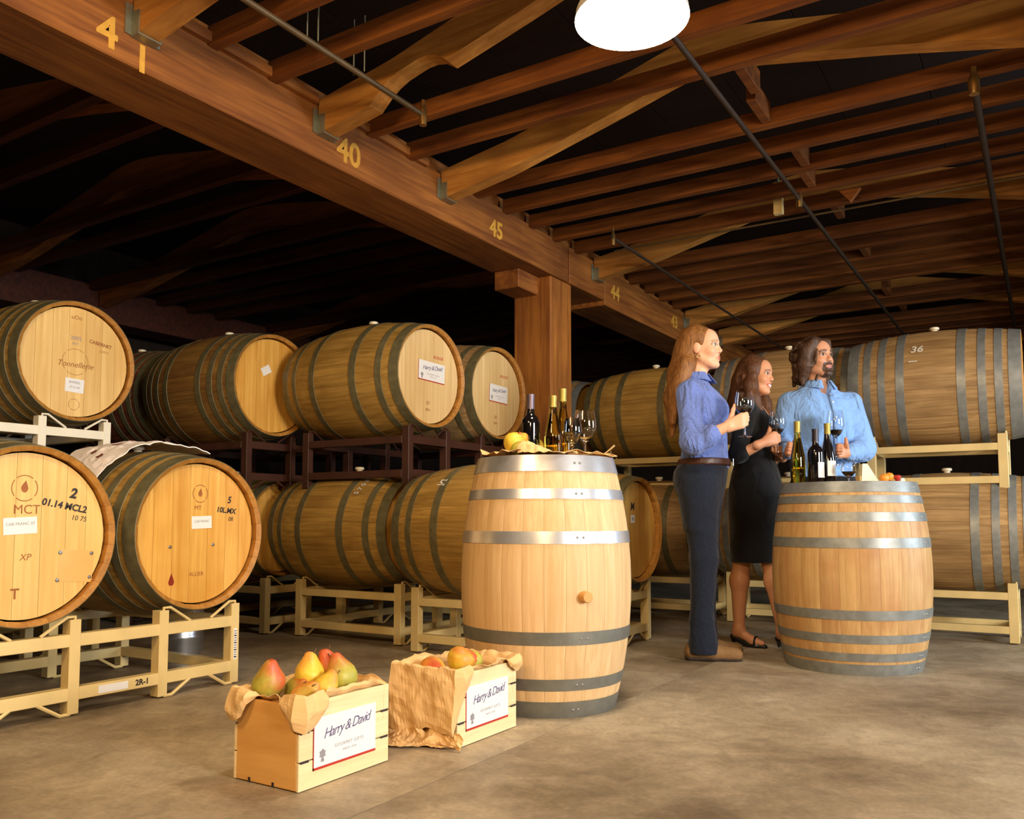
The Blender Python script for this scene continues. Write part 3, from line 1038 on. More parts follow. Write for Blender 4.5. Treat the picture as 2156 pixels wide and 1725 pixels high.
M['clear_glass'] = glass_mat('clear_glass', (0.97, 0.97, 0.96, 1))
M['yellow_glass'] = glass_mat('yellow_bottle_glass', srgb(226, 206, 110), 0.02)
M['green_glass'] = glass_mat('green_bottle_glass', srgb(190, 190, 70), 0.02)
M['red_wine'] = plain('red_wine', srgb(52, 6, 16), 0.05, 0, 0.05, Coat_Weight=0.3)
M['white_wine'] = glass_mat('white_wine', srgb(240, 214, 120), 0.0, 1.33)
M['cheese'] = plain('cheese', srgb(238, 228, 190), 0.5, 0, 0.04, 30, 0.2)
M['apricot'] = plain('apricot_skin', srgb(236, 150, 50), 0.45, 0, 0.18, 20)
M['strawberry'] = plain('berry_skin', srgb(190, 60, 50), 0.4, 0, 0.15, 40)


# ---- wooden fruit crates
def crate(label, x0, x1, y0, y1, h=0.222):
    t = thing('fruit_crate', label, 'crate', ((x0 + x1) / 2, (y0 + y1) / 2, 0), 0, 'wooden pear crates')
    w, l = x1 - x0, y1 - y0
    sl = (h - 0.008) / 3
    for s in (-1, 1):
        for k in range(3):
            box('slat', (0.010, l, sl), M['pine'], t, (s * (w / 2 - 0.005), 0, 0.002 + sl / 2 + k * (sl + 0.003)), b=0.0015)
        e = box('end_board', (w - 0.0205, 0.014, h - 0.006), M['pine_end'], t, (0, s * (l / 2 - 0.007), h / 2), b=0.0015)
        for xx in (-0.06, 0.03):
            box('notch', (0.008, 0.004, 0.012), M['ink'], e, (xx, s * 0.0062, -h / 2 + 0.008), b=0)
        # dark staples in the slots at the corners
        for k in (1, 2):
            for yy in (-1, 1):
                box('staple', (0.003, 0.03, 0.006), M['ink'], t, (s * (w / 2 - 0.0004), yy * (l / 2 - 0.02), k * (sl + 0.003)), b=0)
    box('floor_board', (w - 0.022, l - 0.03, 0.008), M['pine'], t, (0, 0, 0.008), b=0.001)
    brand_label(t, frame((w / 2 + 0.001, -0.005, 0.112), (0, 1, 0), (0, 0, 1)), 0.245, 0.135)
    return t


CR1 = (-1.898, -1.652, 1.612, 1.965)
CR2 = (-1.800, -1.554, 2.172, 2.515)
crate('pale wooden crate of pears in the foreground, nearest the camera', *CR1)
crate('pale wooden crate of pears beside the new upright barrel', *CR2)


def sheet_obj(name, nu, nv, fn, mat, closed=False, thick=0.0012):
    vs = [fn(i / (nu if closed else nu - 1), j / (nv - 1)) for i in range(nu) for j in range(nv)]
    fs = []
    for i in range(nu if closed else nu - 1):
        k = (i + 1) % nu
        for j in range(nv - 1):
            fs.append((i * nv + j, k * nv + j, k * nv + j + 1, i * nv + j + 1))
    o = link(name, mesh(name, vs, fs, mat, False))
    md = o.modifiers.new('thickness', 'SOLIDIFY')
    md.thickness = thick
    md.offset = 0
    return o


def fbm(x, y, z, o=3):
    return noise.fractal(Vector((x, y, z)), 0.8, 2.1, o)


def sstep(a, b, x):
    t = max(0.0, min(1.0, (x - a) / (b - a)))
    return t * t * (3 - 2 * t)


def liner(c, over, seed, h=0.222):
    """kraft paper lining a crate; over(u) = how far it hangs outside, u runs round the rim from the (-x,-y) corner"""
    x0, x1, y0, y1 = c
    w, l = x1 - x0, y1 - y0
    per = 2 * (w + l)
    ins = 0.014

    def fn(u, v):
        s = u * per
        rc = 0.03
        if s < w:
            p, n = Vector((x0 + s, y0, 0)), Vector((0, -1, 0))
        elif s < w + l:
            p, n = Vector((x1, y0 + s - w, 0)), Vector((1, 0, 0))
        elif s < 2 * w + l:
            p, n = Vector((x1 - (s - w - l), y1, 0)), Vector((0, 1, 0))
        else:
            p, n = Vector((x0, y1 - (s - 2 * w - l), 0)), Vector((-1, 0, 0))
        o = over(s, w, l)
        k = sstep(0.0, 0.03, o)
        up = 0.018 + 0.022 * fbm(s * 9, seed, 0)
        if v < 0.4:                         # inside
            off, z = -ins - 0.006 - 0.012 * (0.4 - v), h - 0.10 * (0.4 - v) / 0.4
        elif v < 0.6:                       # over the rim, or simply standing up
            q = (v - 0.4) / 0.2
            offa, za = -ins + (ins + 0.012) * q, h + 0.020 * math.sin(q * math.pi * 0.62) + 0.004
            offb, zb = -ins + 0.01 * q, h + up * 0.6 * q
            off, z = offb + (offa - offb) * k, zb + (za - zb) * k
        else:
            q = (v - 0.6) / 0.4
            offa, za = 0.012 + 0.012 * math.sin(q * 3.0), h + 0.020 - (o + 0.012) * q
            offb, zb = -ins + 0.01 + 0.012 * q * fbm(s * 6, 3, seed), h + up * (0.6 + 0.4 * q)
            off, z = offb + (offa - offb) * k, zb + (za - zb) * k
        cr = 1.6 * fbm(p.x * 9, p.y * 9 + seed, z * 11)
        q = p + n * (off + (0.010 * cr if off > 0 else -abs(0.008 * cr)))
        if off > 0:
            q += n * 0.004
        q.z = z + 0.010 * fbm(p.x * 18, p.y * 18, z * 10 + seed)
        return q
    return fn


def over1(s, w, l):
    if s < w:
        return 0.062 * (1 - sstep(0.03, 0.10, s)) + 0.075 * sstep(w * 0.62, w, s) * 0.9
    if s < w + l:
        return 0.075 * (1 - sstep(0.02, 0.13, s - w))
    if s > 2 * w + l:
        return 0.06 * sstep(2 * w + 2 * l - 0.08, 2 * w + 2 * l, s)
    return 0.0


def over2(s, w, l):
    if s < w:
        return 0.185 + 0.012 * math.sin(s * 30)
    if s < w + l:
        return 0.10 * (1 - sstep(0.0, 0.07, s - w)) + 0.04 * sstep(l * 0.65, l, s - w)
    if s < 2 * w + l:
        return 0.03
    return 0.12 * sstep(2 * w + l + 0.1, 2 * w + 2 * l, s)


tag(sheet_obj('kraft_paper', 120, 22, liner(CR1, over1, 1.7), M['kraft'], True), 'brown kraft paper folded over the rim of nearest pear crate', 'paper', 'kraft paper')
tag(sheet_obj('kraft_paper', 120, 26, liner(CR2, over2, 5.1), M['kraft'], True), 'brown kraft paper hanging down the end of the crate by the barrel', 'paper', 'kraft paper')


def spill(u, v):
    # paper trailing on the concrete at the foot of the second crate
    x = -1.83 + 0.31 * u
    y = 2.155 - 0.075 * v * (0.6 + 0.5 * math.sin(u * 5 + 0.6)) + 0.012 * fbm(u * 6, v * 3, 2)
    z = 0.006 + 0.075 * (1 - v) ** 2.2 * (0.55 + 0.4 * fbm(u * 5, 1, 1)) + 0.010 * abs(fbm(u * 9, v * 5, 4))
    return Vector((x, y, z))


tag(sheet_obj('kraft_paper', 40, 14, spill, M['kraft']), 'loose brown paper end spilling onto the concrete floor', 'paper', 'kraft paper')


# inner paper bedding the pears lie on
def bedding(c, seed, z0):
    x0, x1, y0, y1 = c

    def fn(u, v):
        return Vector((x0 + 0.018 + (x1 - x0 - 0.036) * u, y0 + 0.02 + (y1 - y0 - 0.04) * v,
                       z0 + 0.016 * fbm(u * 5, v * 6, seed) - 0.05 * (1 - 16 * u * (1 - u) * v * (1 - v)) * 0.3))
    return fn


tag(sheet_obj('paper_bedding', 22, 28, bedding(CR1, 2, 0.165), M['kraft']), 'crumpled paper under the pears in nearest crate', 'paper', 'paper bedding')
tag(sheet_obj('paper_bedding', 22, 28, bedding(CR2, 6, 0.165), M['kraft']), 'crumpled paper under the pears in the crate by the barrel', 'paper', 'paper bedding')


# ---- pears
def pear_mesh(seed, base, blush, amount):
    prof = [(0, 0.003), (.012, .001), (.026, .006), (.036, .017), (.0405, .032), (.038, .047), (.031, .060), (.024, .071), (.0185, .081), (.014, .089), (.008, .0935), (0, .0925)]
    vs, fs = lathe_data(prof, 20)
    out, cols = [], []
    for x, y, z in vs:
        q = Vector((x, y, z))
        b = 0.012 * (z / 0.09) ** 2
        q.x += b * math.cos(seed) + 0.0016 * fbm(x * 40, y * 40 + seed, z * 40)
        q.y += b * math.sin(seed) + 0.0016 * fbm(y * 40, x * 40 - seed, z * 40)
        a = math.atan2(y, x)
        k = sstep(-0.3, 1.1, 0.5 * math.cos(a - seed * 1.7) + (amount - 0.8) + 1.3 * (z / 0.09 - 0.35) + 0.6 * fbm(x * 25, y * 25, z * 25 + seed))
        out.append(q)
        cols.append([base[i] + (blush[i] - base[i]) * k for i in range(3)] + [1.0])
    me = mesh('pear_flesh', out, fs, M['pear'], True)
    ca = me.color_attributes.new('Col', 'FLOAT_COLOR', 'POINT')
    ca.data.foreach_set('color', [c for q in cols for c in q])
    return me


Gn, Yl, Rd, Or = srgb(168, 162, 62), srgb(222, 190, 62), srgb(190, 84, 44), srgb(216, 128, 56)
PM = [pear_mesh(0.5, Gn, Rd, 0.75), pear_mesh(2.1, Yl, Or, 0.25), pear_mesh(3.7, Gn, Rd, 1.05), pear_mesh(5.0, Yl, Rd, 0.8), pear_mesh(1.2, Gn, Or, 0.9)]
_v, _f = tube_data([(0, 0, 0.089), (0.002, 0, 0.095), (0.005, 0.001, 0.102)], [0.0018, 0.0013, 0.0018], 6)
STEM = mesh('stem', _v, _f, M['stem'], True)


def pear(label, k, loc, rot=(0, 0, 0), sc=1.0):
    t = thing('pear', label, 'pear', loc, 0, 'fresh pears', rot)
    t.scale = (sc,) * 3
    link('flesh', PM[k], None, t)
    link('stem', STEM, None, t)
    return t


x0, x1, y0, y1 = CR1
pear('green and red pear at the left end of nearest crate', 0, (-1.845, 1.685, 0.212), (R(14), R(6), 0), 1.15)
pear('greenish pear with red cheek leaning at the front of nearest crate', 4, (-1.742, 1.695, 0.195), (R(24), R(40), 0.4), 1.0)
pear('yellow pear on top in the middle of nearest crate', 1, (-1.795, 1.785, 0.222), (R(-12), R(10), 1.0), 1.1)
pear('small yellow pear low in the middle of nearest crate', 1, (-1.735, 1.765, 0.200), (R(30), R(20), 2.0), 0.95)
pear('red blushed pear standing at the back of nearest crate', 2, (-1.775, 1.875, 0.222), (R(8), R(-10), 0.2), 1.15)
pear('big red and green pear at the right of nearest crate', 2, (-1.715, 1.855, 0.210), (R(-20), R(22), 2.6), 1.2)
pear('pear tucked into the far corner of nearest crate', 3, (-1.845, 1.915, 0.195), (R(10), R(-20), 1.0), 1.0)
pear('pear lying behind the green one in nearest crate', 0, (-1.850, 1.785, 0.200), (R(60), R(10), 1.0), 1.0)
pear('yellow and red pear topping the crate by the barrel', 3, (-1.685, 2.31, 0.232), (R(80), R(10), R(150)), 1.15)
pear('orange pear lying left in the crate by the barrel', 3, (-1.745, 2.27, 0.205), (R(75), 0, R(60)), 1.1)
pear('red cheeked pear right in the crate by the barrel', 2, (-1.645, 2.36, 0.212), (R(70), R(20), R(200)), 1.05)
pear('pear half buried in paper in the crate by the barrel', 4, (-1.700, 2.42, 0.195), (R(60), R(20), R(20)), 1.0)

# ---- bottles and glasses
def bottle(label, X, Y, z, glass, foil, h=0.30, r=0.0375, hock=False, lab=None, wine=None):
    p = c2g(X, Y, z)
    t = thing('wine_bottle', label, 'bottle', p, YAW, 'wine bottles')
    if hock:
        prof = [(0, .004), (r * .9, 0), (r, .006), (r, h * .42), (r * .93, h * .5), (r * .72, h * .62), (r * .5, h * .75), (.0145, h * .86), (.0138, h * .985), (.0138, h), (0, h)]
    else:
        prof = [(0, .004), (r * .92, 0), (r, .006), (r, h * .60), (r * .95, h * .645), (r * .74, h * .69), (r * .46, h * .725), (.0155, h * .76), (.0142, h * .9), (.0152, h * .965), (.0152, h), (0, h)]
    link('glass_body', lathe('glass_body', prof, M[glass], 28), None, t)
    if wine:
        pw = [(0, .008)] + [(max(0.001, q - 0.004), z_) for q, z_ in prof[1:-4]] + [(0, prof[-5][1])]
        link('wine', lathe('wine', pw, M[wine], 24), None, t)
    if foil:
        link('capsule', lathe('capsule', [(.0165, h * (.80 if not hock else .84)), (.0150, h * .9), (.0160, h * .965), (.0160, h + .001), (0, h + .0015)], M[foil], 20), None, t)
    if lab:
        z0, z1, col, a0, a1 = lab
        vs, fs = [], []
        n = 14
        for i in range(n + 1):
            a = R(a0 + (a1 - a0) * i / n)
            vs += [((r + .0006) * math.cos(a), (r + .0006) * math.sin(a), z0), ((r + .0006) * math.cos(a), (r + .0006) * math.sin(a), z1)]
        fs = [(2 * i, 2 * i + 2, 2 * i + 3, 2 * i + 1) for i in range(n)]
        link('label', mesh('label', vs, fs, M[col], True), None, t)
    return t


ZF = K_NEW.L + 0.001
ZT_ = K_FAR.L + 0.001
bottle('dark red wine bottle on the new upright barrel beside the pears', 0.075, 3.41, ZF - 0.03, 'dark_glass', 'foil', 0.295)
bottle('pale yellow wine bottle on the new barrel behind the paper', 0.163, 3.38, ZF - 0.03, 'yellow_glass', 'foil_gold', 0.285, 0.034, True, None, 'white_wine')
bottle('taller pale wine bottle on the new barrel next to the wineglass', 0.207, 3.46, ZF - 0.03, 'yellow_glass', 'foil_gold', 0.325, 0.034, True, None, 'white_wine')
bottle('slim green wine bottle at left of the table barrel', 1.408, 4.20, ZT_ - 0.03, 'green_glass', 'foil_gold', 0.335, 0.035, True, None, 'white_wine')
bottle('dark wine bottle with white label on the table barrel', 1.482, 4.16, ZT_ - 0.03, 'dark_glass', 'foil_dark', 0.293, 0.038, False, (0.055, 0.13, 'label_white', -95, -5))
bottle('brownish wine bottle with white label on the table barrel', 1.556, 4.20, ZT_ - 0.03, 'dark_glass', 'foil_gold', 0.325, 0.036, True, (0.065, 0.14, 'label_white', -115, -30))


def wineglass(label, p, h=0.21, bowl=0.043, wine=None, fill=0.4, tilt=(0, 0, 0)):
    t = thing('wine_glass', label, 'wine glass', p, 0, 'wine glasses', tilt)
    s0 = h * 0.45
    outer = [(0, 0), (.034, 0.0), (.035, .002), (.02, .005), (.0055, .011), (.0042, .03), (.0042, s0 - .012), (.008, s0 - .002),
             (bowl * .62, s0 + (h - s0) * .13), (bowl * .93, s0 + (h - s0) * .33), (bowl, s0 + (h - s0) * .48), (bowl * .94, s0 + (h - s0) * .72), (bowl * .80, h)]
    inner = [(q - .0014, z) for q, z in outer[-1:-6:-1]] + [(.006, s0 + .004), (0, s0 + .002)]
    link('glass', lathe('glass', outer + inner, M['clear_glass'], 30), None, t)
    if wine:
        zt = s0 + (h - s0) * fill
        pr = [(0, s0 + .003), (.0055, s0 + .005)]
        for q, z in outer[8:]:
            if z < zt:
                pr.append((q - .0018, z))
            else:
                (qa, za), (qb, zb) = (pr[-1][0] + .0018, pr[-1][1]), (q, z)
                pr.append((qa + (qb - qa) * (zt - za) / (zb - za) - .0018, zt))
                break
        pr.append((0, zt))
        link('wine', lathe('wine', pr, M[wine], 26), None, t)
    return t


wineglass('empty wineglass standing at the right on the new barrel', c2g(0.288, 3.36, ZF - 0.03), 0.225, 0.046)
wineglass('wineglass of white wine on the new barrel before the pale bottles', c2g(0.232, 3.27, ZF - 0.03), 0.185, 0.036, 'white_wine', 0.45)
wineglass('short wineglass with red wine on the table barrel by the cheese', c2g(1.625, 4.12, ZT_ - 0.03), 0.13, 0.036, 'red_wine', 0.35)


def barrel_paper(u, v):
    a = 2 * math.pi * u
    r_ = 0.235 * v * (1 + 0.12 * math.sin(3 * a + 1) + 0.10 * math.sin(7 * a))
    c = c2g(0.131, 3.338)
    h = 0.012 + 0.022 * abs(fbm(math.cos(a) * v * 3, math.sin(a) * v * 3, 1.5)) + 0.030 * v ** 3 * abs(fbm(math.cos(a) * 3, math.sin(a) * 3, 9)) + 0.012 * v
    return Vector((c.x + r_ * math.cos(a), c.y + r_ * math.sin(a), K_NEW.L - 0.034 + 0.012 + h))


tag(sheet_obj('kraft_paper', 60, 14, barrel_paper, M['kraft'], True), 'crumpled kraft paper laid over the new barrel top under bottles', 'paper', 'kraft paper')


def paper_lip(u, v):
    c = c2g(0.02 + 0.22 * u, 3.11 + 0.16 * v - 0.05 * math.sin(u * math.pi), 0)
    z = K_NEW.L - 0.004 + 0.046 * math.sin(v * 2.6) * (0.5 + 0.5 * math.sin(u * 5.0 + 1.0)) + 0.008 * fbm(u * 6, v * 4, 3)
    return Vector((c.x, c.y, z + 0.012))


tag(sheet_obj('kraft_paper', 36, 12, paper_lip, M['kraft']), 'folded kraft paper edge curling up at the front of new barrel', 'paper', 'kraft paper')


def paper_tip(u, v):
    c = c2g(0.315 + 0.075 * v + 0.01 * u, 3.25 + 0.05 * u, 0)
    return Vector((c.x, c.y, K_NEW.L - 0.004 + 0.004 + 0.05 * v ** 1.5 + 0.008 * u * (1 - v)))


tag(sheet_obj('kraft_paper', 6, 10, paper_tip, M['kraft']), 'small pointed paper tip sticking out right of the new barrel top', 'paper', 'kraft paper')
pear('yellow pear on the new barrel left of the dark bottle', 1, c2g(-0.025, 3.28, ZF + 0.045), (R(70), R(10), R(140)), 1.05)
pear('orange pear on the new barrel against the dark bottle', 3, c2g(0.02, 3.36, ZF + 0.05), (R(60), R(-10), R(40)), 1.05)
pear('red pear lying low on the new barrel', 2, c2g(0.0, 3.20, ZF + 0.012), (R(80), R(-10), R(100)), 1.0)
pear('pear behind the dark bottle on the new barrel', 3, c2g(0.115, 3.47, ZF - 0.005), (R(10), R(-10), R(40)), 1.0)

# ---- on the table barrel
t = thing('cheese_wedge', 'white wedge of cheese standing on the table barrel', 'cheese', c2g(1.655, 4.05, ZT_ - 0.03), YAW)
link('wedge', mesh('wedge', [(0, 0, 0), (.105, 0, 0), (.105, .05, 0), (0, .05, 0), (.012, .006, .118), (.034, .006, .118), (.034, .046, .115), (.012, .046, .115)],
                   [(0, 3, 2, 1), (4, 5, 6, 7), (0, 1, 5, 4), (1, 2, 6, 5), (2, 3, 7, 6), (3, 0, 4, 7)], M['cheese']), None, t)
box('rind', (0.006, 0.05, 0.06), plain('cheese_rind', srgb(216, 178, 110), 0.6), t, (-0.003, 0.025, 0.03))
v, f = lathe_data([(0, 0), (.014, .002), (.022, .014), (.022, .026), (.014, .037), (.003, .040), (0, .037)], 18)
ap = mesh('apricot', v, f, M['apricot'], True)
tag(link('apricot', ap, None, None, c2g(1.765, 4.05, ZT_ - 0.001)), 'orange apricot beside the cheese on the table barrel', 'fruit')
tag(link('apricot', ap, None, None, c2g(1.797, 4.07, ZT_ + 0.006)), 'orange apricot second from the cheese on the table barrel', 'fruit')
v, f = lathe_data([(0, 0), (.008, .004), (.016, .018), (.017, .026), (.01, .032), (0, .033)], 14)
tag(link('strawberry', mesh('strawberry', v, f, M['strawberry'], True), None, None, c2g(1.832, 4.06, ZT_ + 0.002)), 'red berry right of the apricots on the table barrel', 'fruit')
t = thing('cheese_piece', 'small cream cheese chunk at the right rim of table barrel', 'cheese', c2g(1.872, 4.10, ZT_ - 0.03), YAW)
link('chunk', mesh('chunk', [(-.02, -.015, 0), (.022, -.015, 0), (.02, .018, 0), (-.018, .016, 0), (-.006, -.008, .052), (.010, -.004, .05), (.006, .01, .05)],
                   [(0, 3, 2, 1), (4, 5, 6), (0, 1, 5, 4), (1, 2, 6, 5), (2, 3, 6), (3, 0, 4), (3, 4, 6)], M['cheese']), None, t)

# ---- steel keg behind the left rack
kp = c2g(-1.66, 4.33, 0)
t = thing('steel_keg', 'small stainless steel keg on the floor behind the cream rack', 'keg', kp)
link('shell', lathe('keg_shell', [(0, .02), (.085, .012), (.09, 0), (.096, 0), (.097, .03), (.106, .05), (.108, .11), (.112, .118), (.112, .128), (.108, .136), (.108, .22), (.112, .228), (.112, .238), (.108, .246), (.106, .30), (.09, .325), (.05, .335), (0, .336)], M['steel'], 36), None, t)
link('top_rim', lathe('keg_rim', [(.088, .32), (.096, .32), (.098, .375), (.094, .38), (.09, .375), (.088, .32)], M['steel'], 36), None, t)
link('valve', lathe('keg_valve', [(0.02, .335), (.02, .352), (.012, .355), (0, .355)], M['steel'], 14), None, t)

# ---- white paper sack draped over the second barrel
M['sack'] = plain('sack_paper', srgb(244, 232, 226), 0.7, 0, 0.04, 8)
M['sack_print'] = plain('sack_print', srgb(120, 60, 36), 0.7)
BXC, BYC = -2.98 - K_BUR.L / 2, 2.345


def sack_pt(u, v, dz=0.0):
    ang = R(-66 + 96 * u)
    xx = BXC + 0.24 - 0.36 * v + 0.03 * fbm(u * 3, v * 2, 1)
    rr = K_BUR.r(max(0, min(K_BUR.L, xx - (BXC - K_BUR.L / 2)))) + 0.016 + 0.016 * abs(fbm(u * 4, v * 3, 5)) + 0.03 * sstep(0.75, 1.0, u) + 0.02 * (1 - u) + 0.012 + dz
    return Vector((xx, BYC + rr * math.sin(ang), Z1 + rr * math.cos(ang) + 0.02 * (1 - u) ** 2))


SK = sheet_obj('paper_sack', 34, 14, lambda u, v: sack_pt(u, v), M['sack'], thick=0.004)
tag(SK, 'white printed paper sack draped over the second barrel', 'sack')
for i, (u, v, w_) in enumerate(((0.16, 0.45, .05), (0.34, 0.6, .04), (0.47, 0.5, .05), (0.62, 0.55, .04), (0.28, 0.3, .03))):
    pts = [sack_pt(u + du * w_, v + dv * w_ * 2.2, 0.0035) for du, dv in ((-1, -.4), (-.2, -.7), (.6, -.2), (1, .5), (.1, .4), (-.5, .6))]
    link('printed_mark', mesh('printed_mark', pts, [(0, 1, 2, 3, 4, 5)], M['sack_print']), None, SK)
# ================================================================ people
# Bodies are grown as smooth implicit surfaces (capsules, ellipsoids, lofted ellipses) and meshed once.
class Field:
    def __init__(s, h, lo, hi):
        s.h = h
        s.lo = np.array(lo, float)
        n = np.ceil((np.array(hi) - s.lo) / h).astype(int) + 1
        s.ax = [s.lo[i] + h * np.arange(n[i]) for i in range(3)]
        s.D = np.full(tuple(n), 0.25, np.float32)

    def sub(s, lo, hi):
        sl = []
        for i in range(3):
            a = int(max(0, math.floor((lo[i] - s.lo[i]) / s.h)))
            b = int(min(s.D.shape[i], math.ceil((hi[i] - s.lo[i]) / s.h) + 1))
            if b <= a:
                return None
            sl.append(slice(a, b))
        X, Y, Z = np.meshgrid(*[s.ax[i][sl[i]] for i in range(3)], indexing='ij')
        return tuple(sl), X, Y, Z

    def put(s, sl, d, k, op):
        A = s.D[sl]
        d = d.astype(np.float32)
        if op == '+':
            hh = np.clip(0.5 + 0.5 * (A - d) / k, 0, 1)
            s.D[sl] = A * (1 - hh) + d * hh - k * hh * (1 - hh)
        else:
            hh = np.clip(0.5 - 0.5 * (A + d) / k, 0, 1)
            s.D[sl] = A * (1 - hh) - d * hh + k * hh * (1 - hh)

    def prim(s, p):
        t, k, op = p['t'], p.get('k', 0.02), p.get('op', '+')
        m = k + 3 * s.h
        if t == 'cap':
            a, b, ra, rb = np.array(p['a']), np.array(p['b']), p['ra'], p['rb']
            r = max(ra, rb) + m
            q = s.sub(np.minimum(a, b) - r, np.maximum(a, b) + r)
            if q is None:
                return
            sl, X, Y, Z = q
            ba = b - a
            L2 = float(ba @ ba) + 1e-9
            u = np.clip(((X - a[0]) * ba[0] + (Y - a[1]) * ba[1] + (Z - a[2]) * ba[2]) / L2, 0, 1)
            d = np.sqrt((X - a[0] - u * ba[0]) ** 2 + (Y - a[1] - u * ba[1]) ** 2 + (Z - a[2] - u * ba[2]) ** 2) - (ra + (rb - ra) * u)
        elif t == 'ell':
            c, r = np.array(p['c']), np.array(p['r'])
            Rm = p.get('R', np.eye(3))
            e = np.abs(Rm) @ r + m
            q = s.sub(c - e, c + e)
            if q is None:
                return
            sl, X, Y, Z = q
            P = [X - c[0], Y - c[1], Z - c[2]]
            Lc = [P[0] * Rm[0, i] + P[1] * Rm[1, i] + P[2] * Rm[2, i] for i in range(3)]
            k0 = np.sqrt(sum((Lc[i] / r[i]) ** 2 for i in range(3)))
            k1 = np.sqrt(sum((Lc[i] / r[i] ** 2) ** 2 for i in range(3))) + 1e-6
            d = k0 * (k0 - 1) / k1
        else:                                   # 'stack': lofted ellipses (z, cx, cy, a_lat, a_fwd), yaw = angle of the lateral axis
            S = np.array(p['s'], float)
            cy_, sy_ = math.cos(p['yaw']), math.sin(p['yaw'])
            g = p.get('grow', 0.0)
            e = S[:, 3:].max() + g + m
            q = s.sub([S[:, 1].min() - e, S[:, 2].min() - e, S[0, 0] - m], [S[:, 1].max() + e, S[:, 2].max() + e, S[-1, 0] + m])
            if q is None:
                return
            sl, X, Y, Z = q
            zz = Z[0, 0]
            f = lambda i: np.interp(zz, S[:, 0], S[:, i])[None, None, :]
            dx, dy = X - f(1), Y - f(2)
            u, v = dx * cy_ + dy * sy_, -dx * sy_ + dy * cy_
            al, af = f(3) + g, f(4) + g
            d = (np.sqrt((u / al) ** 2 + (v / af) ** 2) - 1) * np.minimum(al, af)
            d = np.maximum(d, np.maximum(S[0, 0] - Z, Z - S[-1, 0]))
        s.put(sl, d, k, op)

    def clip(s, fn):
        X, Y, Z = np.meshgrid(*s.ax, indexing='ij')
        s.D = np.maximum(s.D, fn(X, Y, Z).astype(np.float32))

    def surface(s):
        D = s.D
        ins = D < 0
        nx, ny, nz = D.shape
        cs = np.zeros((nx - 1, ny - 1, nz - 1), np.int8)
        offs = [(i, j, k) for i in (0, 1) for j in (0, 1) for k in (0, 1)]
        for i, j, k in offs:
            cs += ins[i:nx - 1 + i, j:ny - 1 + j, k:nz - 1 + k]
        act = (cs > 0) & (cs < 8)
        I, J, Kk = np.nonzero(act)
        idx = -np.ones(act.shape, np.int64)
        idx[I, J, Kk] = np.arange(len(I))
        acc = np.zeros((len(I), 3))
        cnt = np.zeros(len(I))
        for a in offs:
            for ax in range(3):
                if a[ax]:
                    continue
                b = list(a)
                b[ax] = 1
                va, vb = D[I + a[0], J + a[1], Kk + a[2]], D[I + b[0], J + b[1], Kk + b[2]]
                mk = (va < 0) != (vb < 0)
                t = np.where(mk, va / np.where(mk, va - vb, 1), 0)
                P = np.array(a, float)[None, :].repeat(len(I), 0)
                P[:, ax] += t
                acc[mk] += P[mk]
                cnt[mk] += 1
        V = s.lo + s.h * (np.stack([I, J, Kk], 1) + acc / cnt[:, None])
        Fq = []
        for ax in range(3):
            o1, o2 = [(1, 2), (2, 0), (0, 1)][ax]
            A = [slice(None)] * 3
            B = [slice(None)] * 3
            A[ax], B[ax] = slice(0, -1), slice(1, None)
            ch = ins[tuple(A)] != ins[tuple(B)]
            E = np.stack(np.nonzero(ch), 1)
            ok = (E[:, o1] > 0) & (E[:, o2] > 0) & (E[:, o1] < D.shape[o1] - 1) & (E[:, o2] < D.shape[o2] - 1)
            E = E[ok]
            flip = ins[tuple(A)][E[:, 0], E[:, 1], E[:, 2]]
            q = []
            for d1, d2 in ((-1, -1), (0, -1), (0, 0), (-1, 0)):
                G_ = E.copy()
                G_[:, o1] += d1
                G_[:, o2] += d2
                q.append(idx[G_[:, 0], G_[:, 1], G_[:, 2]])
            Q = np.stack(q, 1)
            Q[~flip] = Q[~flip][:, ::-1]
            Fq.append(Q)
        return V, np.concatenate(Fq)


def bounds(prims, pad):
    lo, hi = [], []
    for p in prims:
        if p.get('op', '+') != '+':
            continue
        if p['t'] == 'cap':
            r = max(p['ra'], p['rb'])
            lo.append(np.minimum(p['a'], p['b']) - r)
            hi.append(np.maximum(p['a'], p['b']) + r)
        elif p['t'] == 'ell':
            e = np.abs(p.get('R', np.eye(3))) @ np.array(p['r'])
            lo.append(np.array(p['c']) - e)
            hi.append(np.array(p['c']) + e)
        else:
            S = np.array(p['s'], float)
            e = S[:, 3:].max() + p.get('grow', 0)
            lo.append([S[:, 1].min() - e, S[:, 2].min() - e, S[0, 0]])
            hi.append([S[:, 1].max() + e, S[:, 2].max() + e, S[-1, 0]])
    return np.min(lo, 0) - pad, np.max(hi, 0) + pad


def sdf_mesh(prims, h, clip=None):
    lo, hi = bounds(prims, 4 * h)
    F_ = Field(h, lo, hi)
    for p in prims:
        F_.prim(p)
    if clip:
        F_.clip(clip)
    return F_.surface()


def relax(V, Fq, it=2, lam=0.5):
    for _ in range(it):
        S = np.zeros_like(V)
        n = np.zeros(len(V))
        for a in range(4):
            b = (a + 1) % 4
            np.add.at(S, Fq[:, a], V[Fq[:, b]])
            np.add.at(n, Fq[:, a], 1)
            np.add.at(S, Fq[:, b], V[Fq[:, a]])
            np.add.at(n, Fq[:, b], 1)
        V = V + lam * (S / np.maximum(n, 1)[:, None] - V)
    return V


def normals(V, Fq):
    n = np.cross(V[Fq[:, 2]] - V[Fq[:, 0]], V[Fq[:, 3]] - V[Fq[:, 1]])
    N = np.zeros_like(V)
    for a in range(4):
        np.add.at(N, Fq[:, a], n)
    return N / (np.linalg.norm(N, axis=1)[:, None] + 1e-9)


